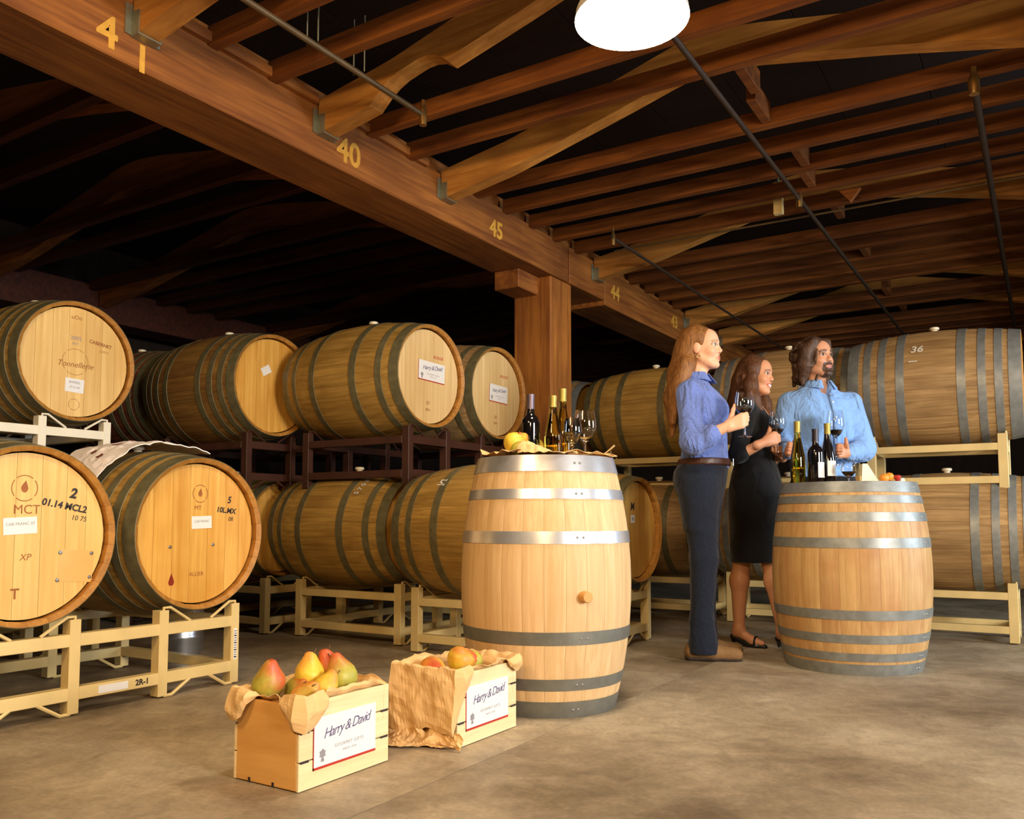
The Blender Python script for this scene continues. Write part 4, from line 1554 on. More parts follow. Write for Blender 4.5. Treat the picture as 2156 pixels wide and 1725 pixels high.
def wob(P, freq, seed, n=6):
    r = np.random.RandomState(seed)
    out = np.zeros(len(P))
    for _ in range(n):
        d = r.normal(size=3)
        d /= np.linalg.norm(d)
        out += np.sin((P * np.array(freq)) @ d * r.uniform(0.7, 1.5) + r.uniform(0, 6.28))
    return out / n


def np_mesh(name, V, Fq, mat, colors=None):
    me = bpy.data.meshes.new(name)
    me.vertices.add(len(V))
    me.vertices.foreach_set('co', V.astype(np.float32).ravel())
    me.loops.add(Fq.size)
    me.loops.foreach_set('vertex_index', Fq.astype(np.int32).ravel())
    me.polygons.add(len(Fq))
    me.polygons.foreach_set('loop_start', np.arange(0, Fq.size, 4, dtype=np.int32))
    me.polygons.foreach_set('loop_total', np.full(len(Fq), 4, np.int32))
    me.polygons.foreach_set('use_smooth', np.ones(len(Fq), bool))
    me.update(calc_edges=True)
    me.validate()
    me.materials.append(mat)
    if colors is not None:
        ca = me.color_attributes.new('Col', 'FLOAT_COLOR', 'POINT')
        c4 = np.ones((len(V), 4), np.float32)
        c4[:, :3] = colors
        ca.data.foreach_set('color', c4.ravel())
    return me


def cap(a, b, ra, rb=None, k=0.02, op='+'):
    return dict(t='cap', a=np.array(a, float), b=np.array(b, float), ra=ra, rb=ra if rb is None else rb, k=k, op=op)


def ell(c, r, k=0.02, op='+', R_=None):
    d = dict(t='ell', c=np.array(c, float), r=np.array(r, float), k=k, op=op)
    if R_ is not None:
        d['R'] = R_
    return d


def chain(pts, rads, k=0.02):
    return [cap(a, b, ra, rb, k) for a, b, ra, rb in zip(pts, pts[1:], rads, rads[1:])]


def rotm(yaw, pitch=0.0, roll=0.0):
    return np.array((Matrix.Rotation(yaw, 3, 'Z') @ Matrix.Rotation(pitch, 3, 'X') @ Matrix.Rotation(roll, 3, 'Y')))


class Head:
    """face looks along local -y; c = centre, yaw turns it"""
    def __init__(s, c, yaw, pitch=0.0, roll=0.0, sc=1.0):
        s.c, s.M, s.sc = np.array(c, float), rotm(yaw, pitch, roll), sc

    def P(s, p):
        return s.c + s.M @ (np.array(p, float) * s.sc)

    def loc(s, V):
        return ((V - s.c) @ s.M) / s.sc

    def cap(s, a, b, ra, rb=None, k=0.012, op='+'):
        return cap(s.P(a), s.P(b), ra * s.sc, (ra if rb is None else rb) * s.sc, k, op)

    def ell(s, c, r, k=0.015, op='+'):
        return ell(s.P(c), np.array(r) * s.sc, k, op, s.M)

    def face(s, male=False, smile=False):
        j = 1.08 if male else 1.0
        p = [s.ell((0, .018, .032), (.071, .090, .084), .02),
             s.ell((0, -.022, -.035), (.057 * j, .062, .078), .03),
             s.ell((0, -.045, .040), (.055, .040, .050), .03),
             s.ell((0, -.066, -.096), (.021 * j, .020, .017), .025)]
        for q in (-1, 1):
            p += [s.ell((q * .036, -.056, -.026), (.024, .024, .024), .02),
                  s.cap((q * .050 * j, .0, -.055), (q * .026, -.052, -.092), .014, .012, .025),
                  s.cap((q * .012, -.082, .026), (q * .040, -.070, .024), .008 if male else .0055, .006, .012),
                  s.ell((q * .030, -.096, .006), (.017, .013, .0105), .010, '-'),
                  s.ell((q * .072, .008, -.006), (.008, .018, .030), .008),
                  s.ell((q * .010, -.088, -.029), (.0075, .009, .0065), .008)]
        p += [s.cap((0, -.080, .012), (0, -.0965, -.024), .0065, .0092 if not male else .0105, .012),
              s.cap((-.019, -.0800, -.0575), (.019, -.0800, -.0575), .0055, None, .008),
              s.cap((-.010, -.0845, -.0565), (.010, -.0845, -.0565), .0060, None, .008),
              s.cap((-.014, -.0800, -.0680), (.014, -.0800, -.0680), .0068, None, .008),
              s.cap((-.020, -.092, -.0625), (.020, -.092, -.0625), .0035 if not smile else .0045, None, .004, '-')]
        return p

    def paint(s, V, C, skin, lip, brow, beard=None, smile=False, blush=(0.0, 0, 0)):
        L = s.loc(V)
        x, y, z = L[:, 0], L[:, 1], L[:, 2]
        front = y < -.045
        def mix(mask, col, amt=1.0):
            m_ = (np.clip(mask, 0, 1) * amt)[:, None]
            C[:] = C * (1 - m_) + np.array(col[:3])[None] * m_
        ink = lambda d, w: np.clip(1.5 - d / w, 0, 1)
        # cheeks
        for q in (-1, 1):
            mix(ink(np.sqrt((x - q * .038) ** 2 + (z + .03) ** 2), .016) * front, (skin[0] * 1.02, skin[1] * .72, skin[2] * .66), .45)
        if beard is not None:
            st = np.clip(1 - np.abs(x) / .075, 0, 1) * (z < -.035) * (y < -.01)
            mix(st, beard, .35)
            g = (np.abs(x) < .030) * (z < -.068) * (z > -.125) * (y < -.04)
            mu = (np.abs(x) < .034) * (np.abs(z + .047) < .008) * front
            si = (np.abs(np.abs(x) - .030) < .006) * (z < -.045) * (z > -.09) * front
            mix(np.maximum.reduce([g, mu, si]).astype(float), beard, .9)
        wl = .022 + (.008 if smile else 0)
        up = .004 * (np.abs(x) / .02) ** 2 if smile else 0
        lipm = (np.abs(x) < wl) * (np.abs(z + .062 - up) < (.0105 if not smile else .011) * np.sqrt(np.clip(1 - (x / wl) ** 2, 0, 1))) * (y < -.068)
        mix(lipm.astype(float), lip, .85)
        if smile:
            tm = (np.abs(x) < .021) * (np.abs(z + .0625 - up) < .0055 * np.sqrt(np.clip(1 - (x / .021) ** 2, 0, 1))) * (y < -.068)
            mix(tm.astype(float), (.85, .82, .76), 1)
        for q in (-1, 1):
            bx = x * q
            bz = .0255 - .9 * np.clip(bx - .034, 0, 1) ** 1.0 * .35
            mix(((bx > .012) * (bx < .050)) * ink(np.abs(z - bz), .0042 if beard is None else .006) * front, brow, .85)
            # lash line round the eye opening
            e = np.sqrt(((bx - .031) / .0165) ** 2 + ((z - .006) / .0085) ** 2)
            mix(ink(np.abs(e - 1.0), .22) * front * (z > .002), (.05, .03, .02), .75)
        return C

    def eyes(s, parent, iris):
        me_v, me_f = [], []
        n, m_ = 12, 8
        for i in range(m_ + 1):
            for j in range(n):
                th, ph = math.pi * i / m_, 2 * math.pi * j / n
                me_v.append((math.sin(th) * math.cos(ph), -math.cos(th), math.sin(th) * math.sin(ph)))
        for i in range(m_):
            for j in range(n):
                me_f.append((i * n + j, i * n + (j + 1) % n, (i + 1) * n + (j + 1) % n, (i + 1) * n + j))
        cols = []
        for v in me_v:
            d = -v[1]
            cols += list((.012, .01, .01, 1) if d > .93 else (tuple(iris) + (1,) if d > .70 else (.72, .69, .65, 1)))
        for q in (-1, 1):
            me = mesh('eye', [tuple(s.P(np.array((q * .030, -.0715, .006)) + np.array(v) * .0118)) for v in me_v], me_f, M['eye'], True)
            ca = me.color_attributes.new('Col', 'FLOAT_COLOR', 'POINT')
            ca.data.foreach_set('color', cols)
            link('eye', me, None, parent)


M['skin'] = attr_mat('skin', 0.45, 0.35, 0.12, 0.04, (60, 60, 60))
M['eye'] = attr_mat('eye_surface', 0.12, 0.5)


def fabric(name, c1, c2, weave=220, fold=9.0, strength=0.5, rough=0.85, stretch=(1, 1, 1)):
    m, nt, b = new_mat(name)
    L = nt.links.new
    tc = N_(nt, 'ShaderNodeTexCoord')
    n1 = N_(nt, 'ShaderNodeTexNoise')
    n1.inputs['Scale'].default_value = weave
    n1.inputs['Detail'].default_value = 2
    n2 = N_(nt, 'ShaderNodeTexNoise')
    n2.inputs['Scale'].default_value = fold
    n2.inputs['Detail'].default_value = 3
    n2.inputs['Distortion'].default_value = 1.4
    mp = N_(nt, 'ShaderNodeMapping')
    mp.inputs['Scale'].default_value = stretch
    L(tc.outputs['Object'], mp.inputs['Vector'])
    L(tc.outputs['Object'], n1.inputs['Vector'])
    L(mp.outputs[0], n2.inputs['Vector'])
    rp = N_(nt, 'ShaderNodeValToRGB')
    rp.color_ramp.elements[0].position = 0.35
    rp.color_ramp.elements[1].position = 0.65
    rp.color_ramp.elements[0].color = c1
    rp.color_ramp.elements[1].color = c2
    L(n1.outputs['Fac'], rp.inputs['Fac'])
    L(rp.outputs['Color'], b.inputs['Base Color'])
    b.inputs['Roughness'].default_value = rough
    b.inputs['Specular IOR Level'].default_value = 0.2
    b.inputs['Sheen Weight'].default_value = 0.15
    bp = N_(nt, 'ShaderNodeBump')
    bp.inputs['Strength'].default_value = strength
    bp.inputs['Distance'].default_value = 0.05
    L(n2.outputs['Fac'], bp.inputs['Height'])
    L(bp.outputs[0], b.inputs['Normal'])
    return m


def hairmat(name, c1, c2):
    m = wood(name, c1, c2, (150, 150, 9), 0.55, 0.0, None, bump=0.6, spec=0.3)
    return m


M['shirt_blue'] = fabric('shirt_chambray', srgb(92, 112, 182), srgb(114, 134, 198), 300, 11, 1.0, stretch=(1, 1, .55))
M['shirt_light'] = fabric('shirt_light_blue', srgb(122, 164, 224), srgb(138, 178, 234), 300, 9, 0.9, stretch=(1, 1, .55))
M['denim'] = fabric('denim', srgb(16, 21, 32), srgb(30, 38, 56), 300, 7, 0.35)
M['black_cloth'] = fabric('black_cloth', srgb(10, 10, 12), srgb(18, 18, 21), 300, 6, 0.4)
M['leather'] = plain('brown_leather', srgb(66, 34, 20), 0.45, 0, 0.1, 30)
M['suede'] = plain('tan_suede', srgb(128, 94, 56), 0.8, 0, 0.12, 40)
M['sole'] = plain('shoe_sole', srgb(50, 36, 26), 0.7)
M['black_leather'] = plain('black_leather', srgb(14, 12, 12), 0.35, 0, 0.05)
M['hair_blond'] = hairmat('hair_blond', srgb(92, 56, 26), srgb(160, 108, 56))
M['hair_brown'] = hairmat('hair_brown', srgb(54, 32, 20), srgb(110, 70, 42))
M['hair_dark'] = hairmat('hair_dark', srgb(44, 30, 22), srgb(98, 70, 50))
M['gold'] = plain('gold_jewel', srgb(220, 180, 90), 0.25, 0.9)
SKIN = [srgb(226, 172, 138)[:3], srgb(206, 146, 108)[:3], srgb(204, 146, 112)[:3]]


def cloth(name, prims, h, mat, parent, amp=0.003, freq=(28, 28, 20), seed=1, clip=None, sm=2):
    V, Fq = sdf_mesh(prims, h, clip)
    V = relax(V, Fq, sm)
    if amp:
        V = V + normals(V, Fq) * (amp * wob(V, freq, seed))[:, None]
    return link(name, np_mesh(name, V, Fq, mat), None, parent)


def skin_mesh(parent, sets, base, painter):
    """sets = [(prims, resolution, clip)] merged into one mesh 'body'"""
    Vs, Fs, o = [], [], 0
    for prims, h, clip in sets:
        V, Fq = sdf_mesh(prims, h, clip)
        V = relax(V, Fq, 1)
        Vs.append(V)
        Fs.append(Fq + o)
        o += len(V)
    V, Fq = np.concatenate(Vs), np.concatenate(Fs)
    C = np.tile(np.array(base[:3]), (len(V), 1))
    C = painter(V, C)
    return link('body', np_mesh('body', V, Fq, M['skin'], C), None, parent)


def collar(parent, c, yaw, r0, r1, z0, z1, gap, mat, pitch=0.0):
    """shirt collar: a band round the neck, open in front, points flaring out"""
    n = 40
    vs, fs = [], []
    for i in range(n + 1):
        a = gap + (2 * math.pi - 2 * gap) * i / n          # from front gap round the back
        fr = max(0, math.cos(a))
        back = max(0, -math.cos(a))
        dx, dy = math.sin(a), -math.cos(a)
        up = z1 + 0.018 * back - 0.012 * fr
        for rr, zz in ((r0, z0 + .004), (r0 * .97, up), (r0 * 1.02 + .004, up + .003), (r1 * (1 + .16 * fr ** 3), up - .040 - .022 * fr ** 4)):
            vs.append((dx * rr, dy * rr * .95, zz))
    for i in range(n):
        for j in range(3):
            fs.append((i * 4 + j, (i + 1) * 4 + j, (i + 1) * 4 + j + 1, i * 4 + j + 1))
    o = link('collar', mesh('collar', vs, fs, mat, True), None, parent)
    o.matrix_basis = Matrix.Translation(c) @ Matrix.Rotation(yaw, 4, 'Z') @ Matrix.Rotation(pitch, 4, 'X')
    md = o.modifiers.new('thickness', 'SOLIDIFY')
    md.thickness = 0.003
    return o


def grip_hand(wrist, knuckle, side, up, wrap, thumb_up=0.05, r=0.0088, spread=0.0185, thick=0.021):
    """hand round a stem: wrist->knuckle is the back of the hand, fingers stacked along up, curling along wrap (list of offsets)"""
    w, kn = np.array(wrist, float), np.array(knuckle, float)
    up = np.array(up, float) / np.linalg.norm(up)
    side = np.array(side, float) / np.linalg.norm(side)
    d = (kn - w)
    L = np.linalg.norm(d)
    d = d / L
    p = [cap(w - d * .05, w + d * .012, .026, .024, .02)]
    # palm as overlapping metacarpals
    for i in range(4):
        o = (1.5 - i) * spread
        p.append(cap(w + up * o * .55 + d * .01, kn + up * o, .0145, .0120, .014))
    lens = [0.94, 1.05, 1.0, 0.80]
    for i in range(4):
        o = (1.5 - i) * spread
        pts = [kn + up * o]
        for q in wrap:
            pts.append(pts[0] + (d * q[0] + side * q[1]) * lens[i] + up * (o * (q[2] - 1.0)))
        p += chain(pts, [r * 1.12, r * 1.02, r * .95, r * .82][:len(pts)], .004)
    # thumb leaves the side of the palm near the wrist
    tb = w + up * spread * 1.2 + d * (L * .25) + side * .008
    t1 = tb + up * thumb_up * .5 + d * .018 + side * .014
    t2 = tb + up * thumb_up + d * .028 + side * .022
    t3 = t2 + up * .022 + d * .012 + side * .006
    p += chain([tb, t1, t2, t3], [.0145, .0118, .0098, .0082], .008)
    return p


def P3(x, y, z):
    return np.array((x, y, z), float)


# ------------------------------------------------------------------ woman in blue shirt and jeans
def woman_in_jeans():
    t = thing('person', 'person with long fair hair in blue shirt and jeans, holding a glass', 'person', c2g(0.997, 4.415, 0), YAW)
    lat = math.atan2(-.93, -.37)                 # lateral axis of the torso
    yawf = math.atan2(.86, .51)
    H = Head((-.004, 0.0, 1.592), yawf, R(-3), 0, 1.0)
    torso = [(.965, -.005, 0, .150, .108), (1.05, .0, 0, .140, .102), (1.15, -.005, 0, .142, .104), (1.27, -.012, 0, .158, .118), (1.35, -.032, 0, .165, .098), (1.405, -.042, 0, .105, .062), (1.44, -.040, 0, .05, .048)]
    shR, shL = P3(-.108, -.150, 1.335), P3(.028, .155, 1.352)
    elR, wrR, knR = P3(-.112, -.235, 1.075), P3(.046, -.275, 1.152), P3(.118, -.292, 1.180)
    elL, wrL = P3(.0, .225, 1.09), P3(.05, .19, .93)
    neck = [cap((-.034, 0, 1.40), H.P((0, .022, -.075)), .050, .046, .02)]
    arms = [cap(shR, elR, .046, .038, .03), cap(elR, wrR, .037, .026, .02), cap(shL, elL, .046, .038, .03), cap(elL, wrL, .036, .026), ell(wrL + P3(.01, 0, -.07), (.022, .035, .05))]
    hipR, hipL = P3(-.048, -.082, .90), P3(.012, .082, .90)
    knR_, knL_ = P3(-.030, -.085, .505), P3(.012, .080, .50)
    anR, anL = P3(-.046, -.085, .085), P3(.0, .085, .085)
    legs = [cap(hipR, knR_, .072, .050, .04), cap(hipL, knL_, .072, .050, .04), cap(knR_, anR, .048, .034), cap(knL_, anL, .048, .034)]
    inner = [dict(t='stack', s=torso, yaw=lat, grow=-.012, k=.03)] + arms + legs + [ell((-.012, 0, .90), (.11, .13, .09), .04)]
    hand = grip_hand(wrR, knR, (.0, 1, 0), (-.05, 0, 1), [(.030, .012, .9), (.040, .042, .75), (.020, .060, .7)], .046)
    face = H.face() + neck

    def paint(V, C):
        skin = SKIN[0]
        H.paint(V, C, skin, srgb(188, 96, 84), srgb(150, 104, 66))
        return C
    b = skin_mesh(t, [(inner + neck, .010, None), (face, .0036, lambda X, Y, Z: 1.405 - Z), (hand, .0032, None)], SKIN[0], paint)
    H.eyes(t, (.10, .13, .12))
    # shirt
    sleeve = [cap(shR, elR, .064, .056, .03), cap(elR, elR + (wrR - elR) * .45, .056, .046, .03), cap(elR + (wrR - elR) * .36, elR + (wrR - elR) * .46, .054, .053, .008), cap(elR + (wrR - elR) * .50, elR + (wrR - elR) * .56, .050, .049, .008),
              cap(shL, elL, .066, .058, .03), cap(elL, elL + (wrL - elL) * .6, .056, .048, .03)]
    sh = [dict(t='stack', s=torso, yaw=lat, grow=.014, k=.03), ell((.055, -.055, 1.265), (.055, .06, .06), .04), ell((.075, .045, 1.265), (.05, .055, .06), .04)] + sleeve
    sh.append(cap(P3(.058, -.036, 1.365), H.P((0, -.02, -.07)), .030, .058, .010, '-'))
    s = cloth('shirt', sh, .0072, M['shirt_blue'], t, .0055, (40, 40, 30), 3)
    collar(s, (-.034, 0, 1.432), yawf, .064, .090, -.024, .024, R(26), M['shirt_blue'], R(-10))
    # dark open placket and buttons down the front
    fdir = Vector((.93, -.37, 0))
    # jeans, belt, shoes
    jt = [(.66, -.032, 0, .140, .070), (.76, -.030, 0, .155, .092), (.84, -.026, 0, .168, .116), (.90, -.024, 0, .178, .132), (.95, -.018, 0, .174, .134), (.985, -.006, 0, .163, .126)]
    je = [dict(t='stack', s=jt, yaw=lat, k=.04), cap(hipR + P3(0, 0, -.02), knR_, .094, .068, .05), cap(hipL + P3(0, 0, -.02), knL_, .094, .068, .05),
          ell((-.085, -.05, .905), (.075, .08, .085), .04), ell((-.06, .06, .905), (.075, .08, .085), .04),
          cap(knR_, (-.046, -.085, .20), .067, .060, .03), cap((-.046, -.085, .20), (-.040, -.085, .05), .060, .078, .02),
          cap(knL_, (.0, .085, .20), .067, .060, .03), cap((.0, .085, .20), (.004, .085, .05), .060, .078, .02)]
    cloth('jeans', je, .008, M['denim'], t, .0032, (30, 30, 22), 5, lambda X, Y, Z: .034 - Z)
    bt = [(.975, -.004, 0, .163, .126), (1.012, -.002, 0, .160, .123)]
    belt = cloth('belt', [dict(t='stack', s=bt, yaw=lat, grow=.009, k=.01)], .006, M['leather'], t, 0, sm=1)
    f2 = P3(.97, -.24, 0)
    box('buckle', (.004, .05, .04), M['steel'], belt, tuple(f2 * .143 + P3(0, 0, .994)), (0, 0, math.atan2(-.24, .97)))
    for nm, an in (('shoe', anR), ('shoe', anL)):
        f_ = P3(.975, -.20, 0)
        a = an + P3(0, 0, -.085)
        so = cloth(nm, [cap(a - f_ * .05 + P3(0, 0, .042), a + f_ * .05 + P3(0, 0, .046), .040, .042, .02), cap(a + f_ * .05 + P3(0, 0, .042), a + f_ * .165 + P3(0, 0, .032), .042, .034, .02), cap(a + P3(0, 0, .06), a + P3(0, 0, .09), .042, .040, .02)],
                   .006, M['suede'], t, .001, (60, 60, 60), 2, lambda X, Y, Z: .012 - Z)
        cloth('sole', [cap(a - f_ * .052 + P3(0, 0, .016), a + f_ * .05 + P3(0, 0, .016), .036, .036, .01), cap(a + f_ * .05 + P3(0, 0, .016), a + f_ * .165 + P3(0, 0, .016), .036, .028, .01)], .006, M['sole'], so, 0, clip=lambda X, Y, Z: np.maximum(Z - .022, .002 - Z), sm=0)
    # hair: drawn back from the forehead, falling down the back
    hp = [H.ell((0, .030, .046), (.084, .098, .084), .02), H.ell((0, .060, -.01), (.078, .072, .085), .02)]
    bk = H.P((0, .085, -.01))
    hp += [cap(bk, (-.105, .02, 1.46), .066, .064, .04), cap((-.105, .02, 1.46), (-.150, .0, 1.33), .064, .056, .04), cap((-.150, .0, 1.33), (-.172, -.02, 1.13), .054, .008, .03),
           cap((-.095, -.045, 1.50), (-.145, -.060, 1.36), .040, .036, .04), cap((-.145, -.060, 1.36), (-.172, -.05, 1.2), .036, .012, .04),
           cap(H.P((0, .04, .04)), (-.12, .045, 1.45), .070, .055, .04)]
    hp += [H.ell((0, -.086, -.034), (.068, .066, .098), .012, '-'), H.ell((.074, -.002, -.026), (.018, .024, .046), .008, '-'), H.ell((-.074, -.002, -.026), (.018, .024, .046), .008, '-'), H.ell((0, -.075, -.14), (.060, .088, .055), .02, '-')]
    cloth('hair', hp, .0046, M['hair_blond'], t, .0034, (150, 150, 10), 8, sm=1)
    for q in (1, -1):
        tube('earring', [tuple(H.P((q * .076 + .002 * math.sin(a), -.002 + .009 * math.cos(a), -.045 - .012 + .012 * math.sin(a)))) for a in np.linspace(0, 6.0, 12)], .0018, M['gold'], t, 6)
    return t, c2g(0.997, 4.415, 0)


woman_in_jeans()
wineglass('wineglass of red wine held by the person in the blue shirt', c2g(0.997 + .143, 4.415 - .250, 1.105), 0.225, 0.047, 'red_wine', 0.30)


# ------------------------------------------------------------------ woman in black dress
def woman_in_dress():
    X0_, Y0_ = 1.374, 4.80
    t = thing('person', 'smiling person with long brown hair in black dress and heels', 'person', c2g(X0_, Y0_, 0), YAW)
    f = P3(.86, -.51, 0)
    lat = math.atan2(-.86, -.51)
    yawf = math.atan2(.80, .60)
    H = Head((.010, 0, 1.512), yawf, R(2), R(4), .96)
    torso = [(1.00, -.005, 0, .125, .092), (1.08, -.005, 0, .118, .088), (1.17, 0, 0, .130, .104), (1.26, -.008, 0, .142, .100), (1.315, -.018, 0, .142, .078), (1.36, -.022, 0, .085, .052), (1.385, -.02, 0, .045, .042)]
    shR, shL = P3(-.088, -.128, 1.315), P3(.055, .132, 1.315)
    elR, wrR, knR = P3(-.155, -.185, 1.045), P3(-.020, -.240, 1.116), P3(.040, -.226, 1.140)
    elL, wrL, knL = P3(.10, .115, 1.03), P3(.120, -.080, 1.055), P3(.090, -.150, 1.070)
    neck = [cap((-.018, 0, 1.345), H.P((0, .022, -.075)), .046, .043, .02)]
    arms = [cap(shR, elR, .042, .034, .03), cap(elR, wrR, .034, .024, .02), cap(shL, elL, .042, .034, .03), cap(elL, wrL, .033, .024)]
    hand = grip_hand(wrR, knR, (.35, .9, 0), (-.25, 0, 1), [(.022, .018, .9), (.022, .044, .75), (.004, .056, .7)], .034, .0082, .0172)
    handL = grip_hand(wrL, knL, (-.9, 0, .2), (0, .1, 1), [(.022, .018, .9), (.020, .040, .75), (.002, .050, .7)], .030, .0080, .0168)
    knA, anA = P3(-.082, .02, .50), P3(-.108, .02, .105)
    knB, anB = P3(.048, -.045, .50), P3(.098, -.09, .105)
    fo = P3(.75, -.66, 0)
    legs = [cap((-.045, .02, .86), knA, .070, .050, .03), cap(knA, P3(-.100, .026, .36), .047, .050, .03), cap(P3(-.100, .026, .36), anA, .049, .030, .03),
            cap((.03, -.03, .86), knB, .070, .048, .03), cap(knB, P3(.066, -.060, .36), .045, .048, .03), cap(P3(.066, -.060, .36), anB, .047, .029, .03)]
    foB = P3(.30, -.954, 0)
    feet = []
    for an, fo in ((anA, fo), (anB, foB)):
        feet += [cap(an + P3(0, 0, -.015), an + P3(0, 0, -.035) - fo * .02, .027, .024, .02), cap(an + P3(0, 0, -.03), an + fo * .085 + P3(0, 0, -.070), .026, .024, .02), cap(an + fo * .085 + P3(0, 0, -.072), an + fo * .135 + P3(0, 0, -.080), .023, .016, .02)]
    inner = [dict(t='stack', s=torso, yaw=lat, grow=-.004, k=.03), ell((0, 0, .92), (.13, .13, .13), .05)] + arms + legs

    def paint(V, C):
        H.paint(V, C, SKIN[1], srgb(178, 66, 64), srgb(62, 38, 24), None, True)
        return C
    skin_mesh(t, [(inner + neck, .010, None), (H.face(False, True) + neck, .0036, lambda X, Y, Z: 1.345 - Z), (hand, .0032, None), (handL, .0032, None), (feet + legs, .0055, lambda X, Y, Z: Z - .45)], SKIN[1], paint)
    H.eyes(t, (.05, .025, .012))
    dr = [(.465, -.020, 0, .132, .128), (.60, -.016, 0, .142, .136), (.75, -.010, 0, .160, .145), (.88, -.004, 0, .168, .145), (.96, -.004, 0, .160, .130), (1.03, -.004, 0, .138, .106), (1.10, -.003, 0, .132, .102), (1.18, .0, 0, .144, .118), (1.26, -.008, 0, .155, .112), (1.315, -.018, 0, .152, .088), (1.352, -.02, 0, .10, .06)]
    dp = [dict(t='stack', s=dr, yaw=lat, k=.02), cap(shR, elR + P3(.005, .0, .01), .058, .048, .03), cap(elR + P3(0, 0, .01), elR + (wrR - elR) * .18, .047, .042, .02), cap(shL, elL, .058, .048, .03), cap(elL, elL + (wrL - elL) * .25, .047, .042, .02),
          ell((.045, -.070, 1.195), (.055, .055, .055), .04), ell((.085, -.005, 1.195), (.05, .055, .055), .04)]
    dp.append(cap(P3(.055, -.032, 1.30), H.P((0, -.01, -.08)), .050, .060, .012, '-'))
    cloth('dress', dp, .0075, M['black_cloth'], t, .0022, (26, 26, 16), 4)
    # strappy heeled sandals
    for an, fo in ((anA, P3(.75, -.66, 0)), (anB, foB)):
        sh_ = cloth('sandal', [cap(an - fo * .030 + P3(0, 0, -.058), an + fo * .04 + P3(0, 0, -.085), .020, .020, .01), cap(an + fo * .04 + P3(0, 0, -.085), an + fo * .09 + P3(0, 0, -.099), .022, .026, .01), cap(an + fo * .09 + P3(0, 0, -.099), an + fo * .150 + P3(0, 0, -.100), .026, .016, .01),
                              cap(an - fo * .036 + P3(0, 0, -.055), an - fo * .034 + P3(0, 0, -.100), .018, .006, .008)], .005, M['black_leather'], t, 0, clip=lambda X, Y, Z: .003 - Z, sm=1)
        tube('strap', [tuple(an + P3(.031 * math.cos(a), .031 * math.sin(a), -.004 + .006 * math.cos(a))) for a in np.linspace(0, 6.2832, 16)], .0045, M['black_leather'], sh_, 6)
        sd = P3(-fo[1], fo[0], 0)
        tube('strap', [tuple(an + fo * .10 + sd * .030 * math.cos(a) + P3(0, 0, -.088 + .042 * math.sin(a))) for a in np.linspace(0, math.pi, 10)], .006, M['black_leather'], sh_, 6)
    # hair: long, parted, wavy ends
    hp = [H.ell((0, .022, .044), (.088, .100, .086), .02), H.ell((0, .050, -.03), (.086, .075, .10), .02)]
    for q in (-1, 1):
        hp += [H.cap((q * .070, .0, .03), (q * .084, .0, -.07), .030, .034, .03), H.cap((q * .084, .0, -.07), (q * .090, -.02, -.15), .036, .036, .03), H.cap((q * .090, -.02, -.15), (q * .078, -.060, -.215), .036, .024, .03)]
    hp += [cap(H.P((0, .07, -.03)), H.P((0, .095, -.17)), .080, .066, .03), cap(H.P((0, .095, -.17)), H.P((0, .11, -.28)), .064, .030, .03)]
    hp += [H.ell((0, -.085, -.020), (.058, .070, .098), .012, '-'), H.ell((0, -.085, -.12), (.058, .10, .09), .02, '-')]
    rr = random.Random(11)
    for i in range(46):
        a = rr.uniform(R(-125), R(125))
        z = rr.uniform(-.24, .0)
        q = (math.sin(a) * .098, .020 + math.cos(a) * .092 - (.03 if z < -.15 else 0), z)
        hp.append(H.cap(q, (q[0] + rr.uniform(-.015, .015), q[1] + rr.uniform(-.012, .012), q[2] - rr.uniform(.02, .05)), rr.uniform(.009, .016), .008, .010))
    cloth('hair', hp, .0048, M['hair_brown'], t, .0075, (55, 55, 24), 12, sm=1)
    return t


woman_in_dress()
wineglass('wineglass of red wine held by the person in the black dress', c2g(1.374 + .062, 4.80 - .200, 1.055), 0.235, 0.046, 'red_wine', 0.22)


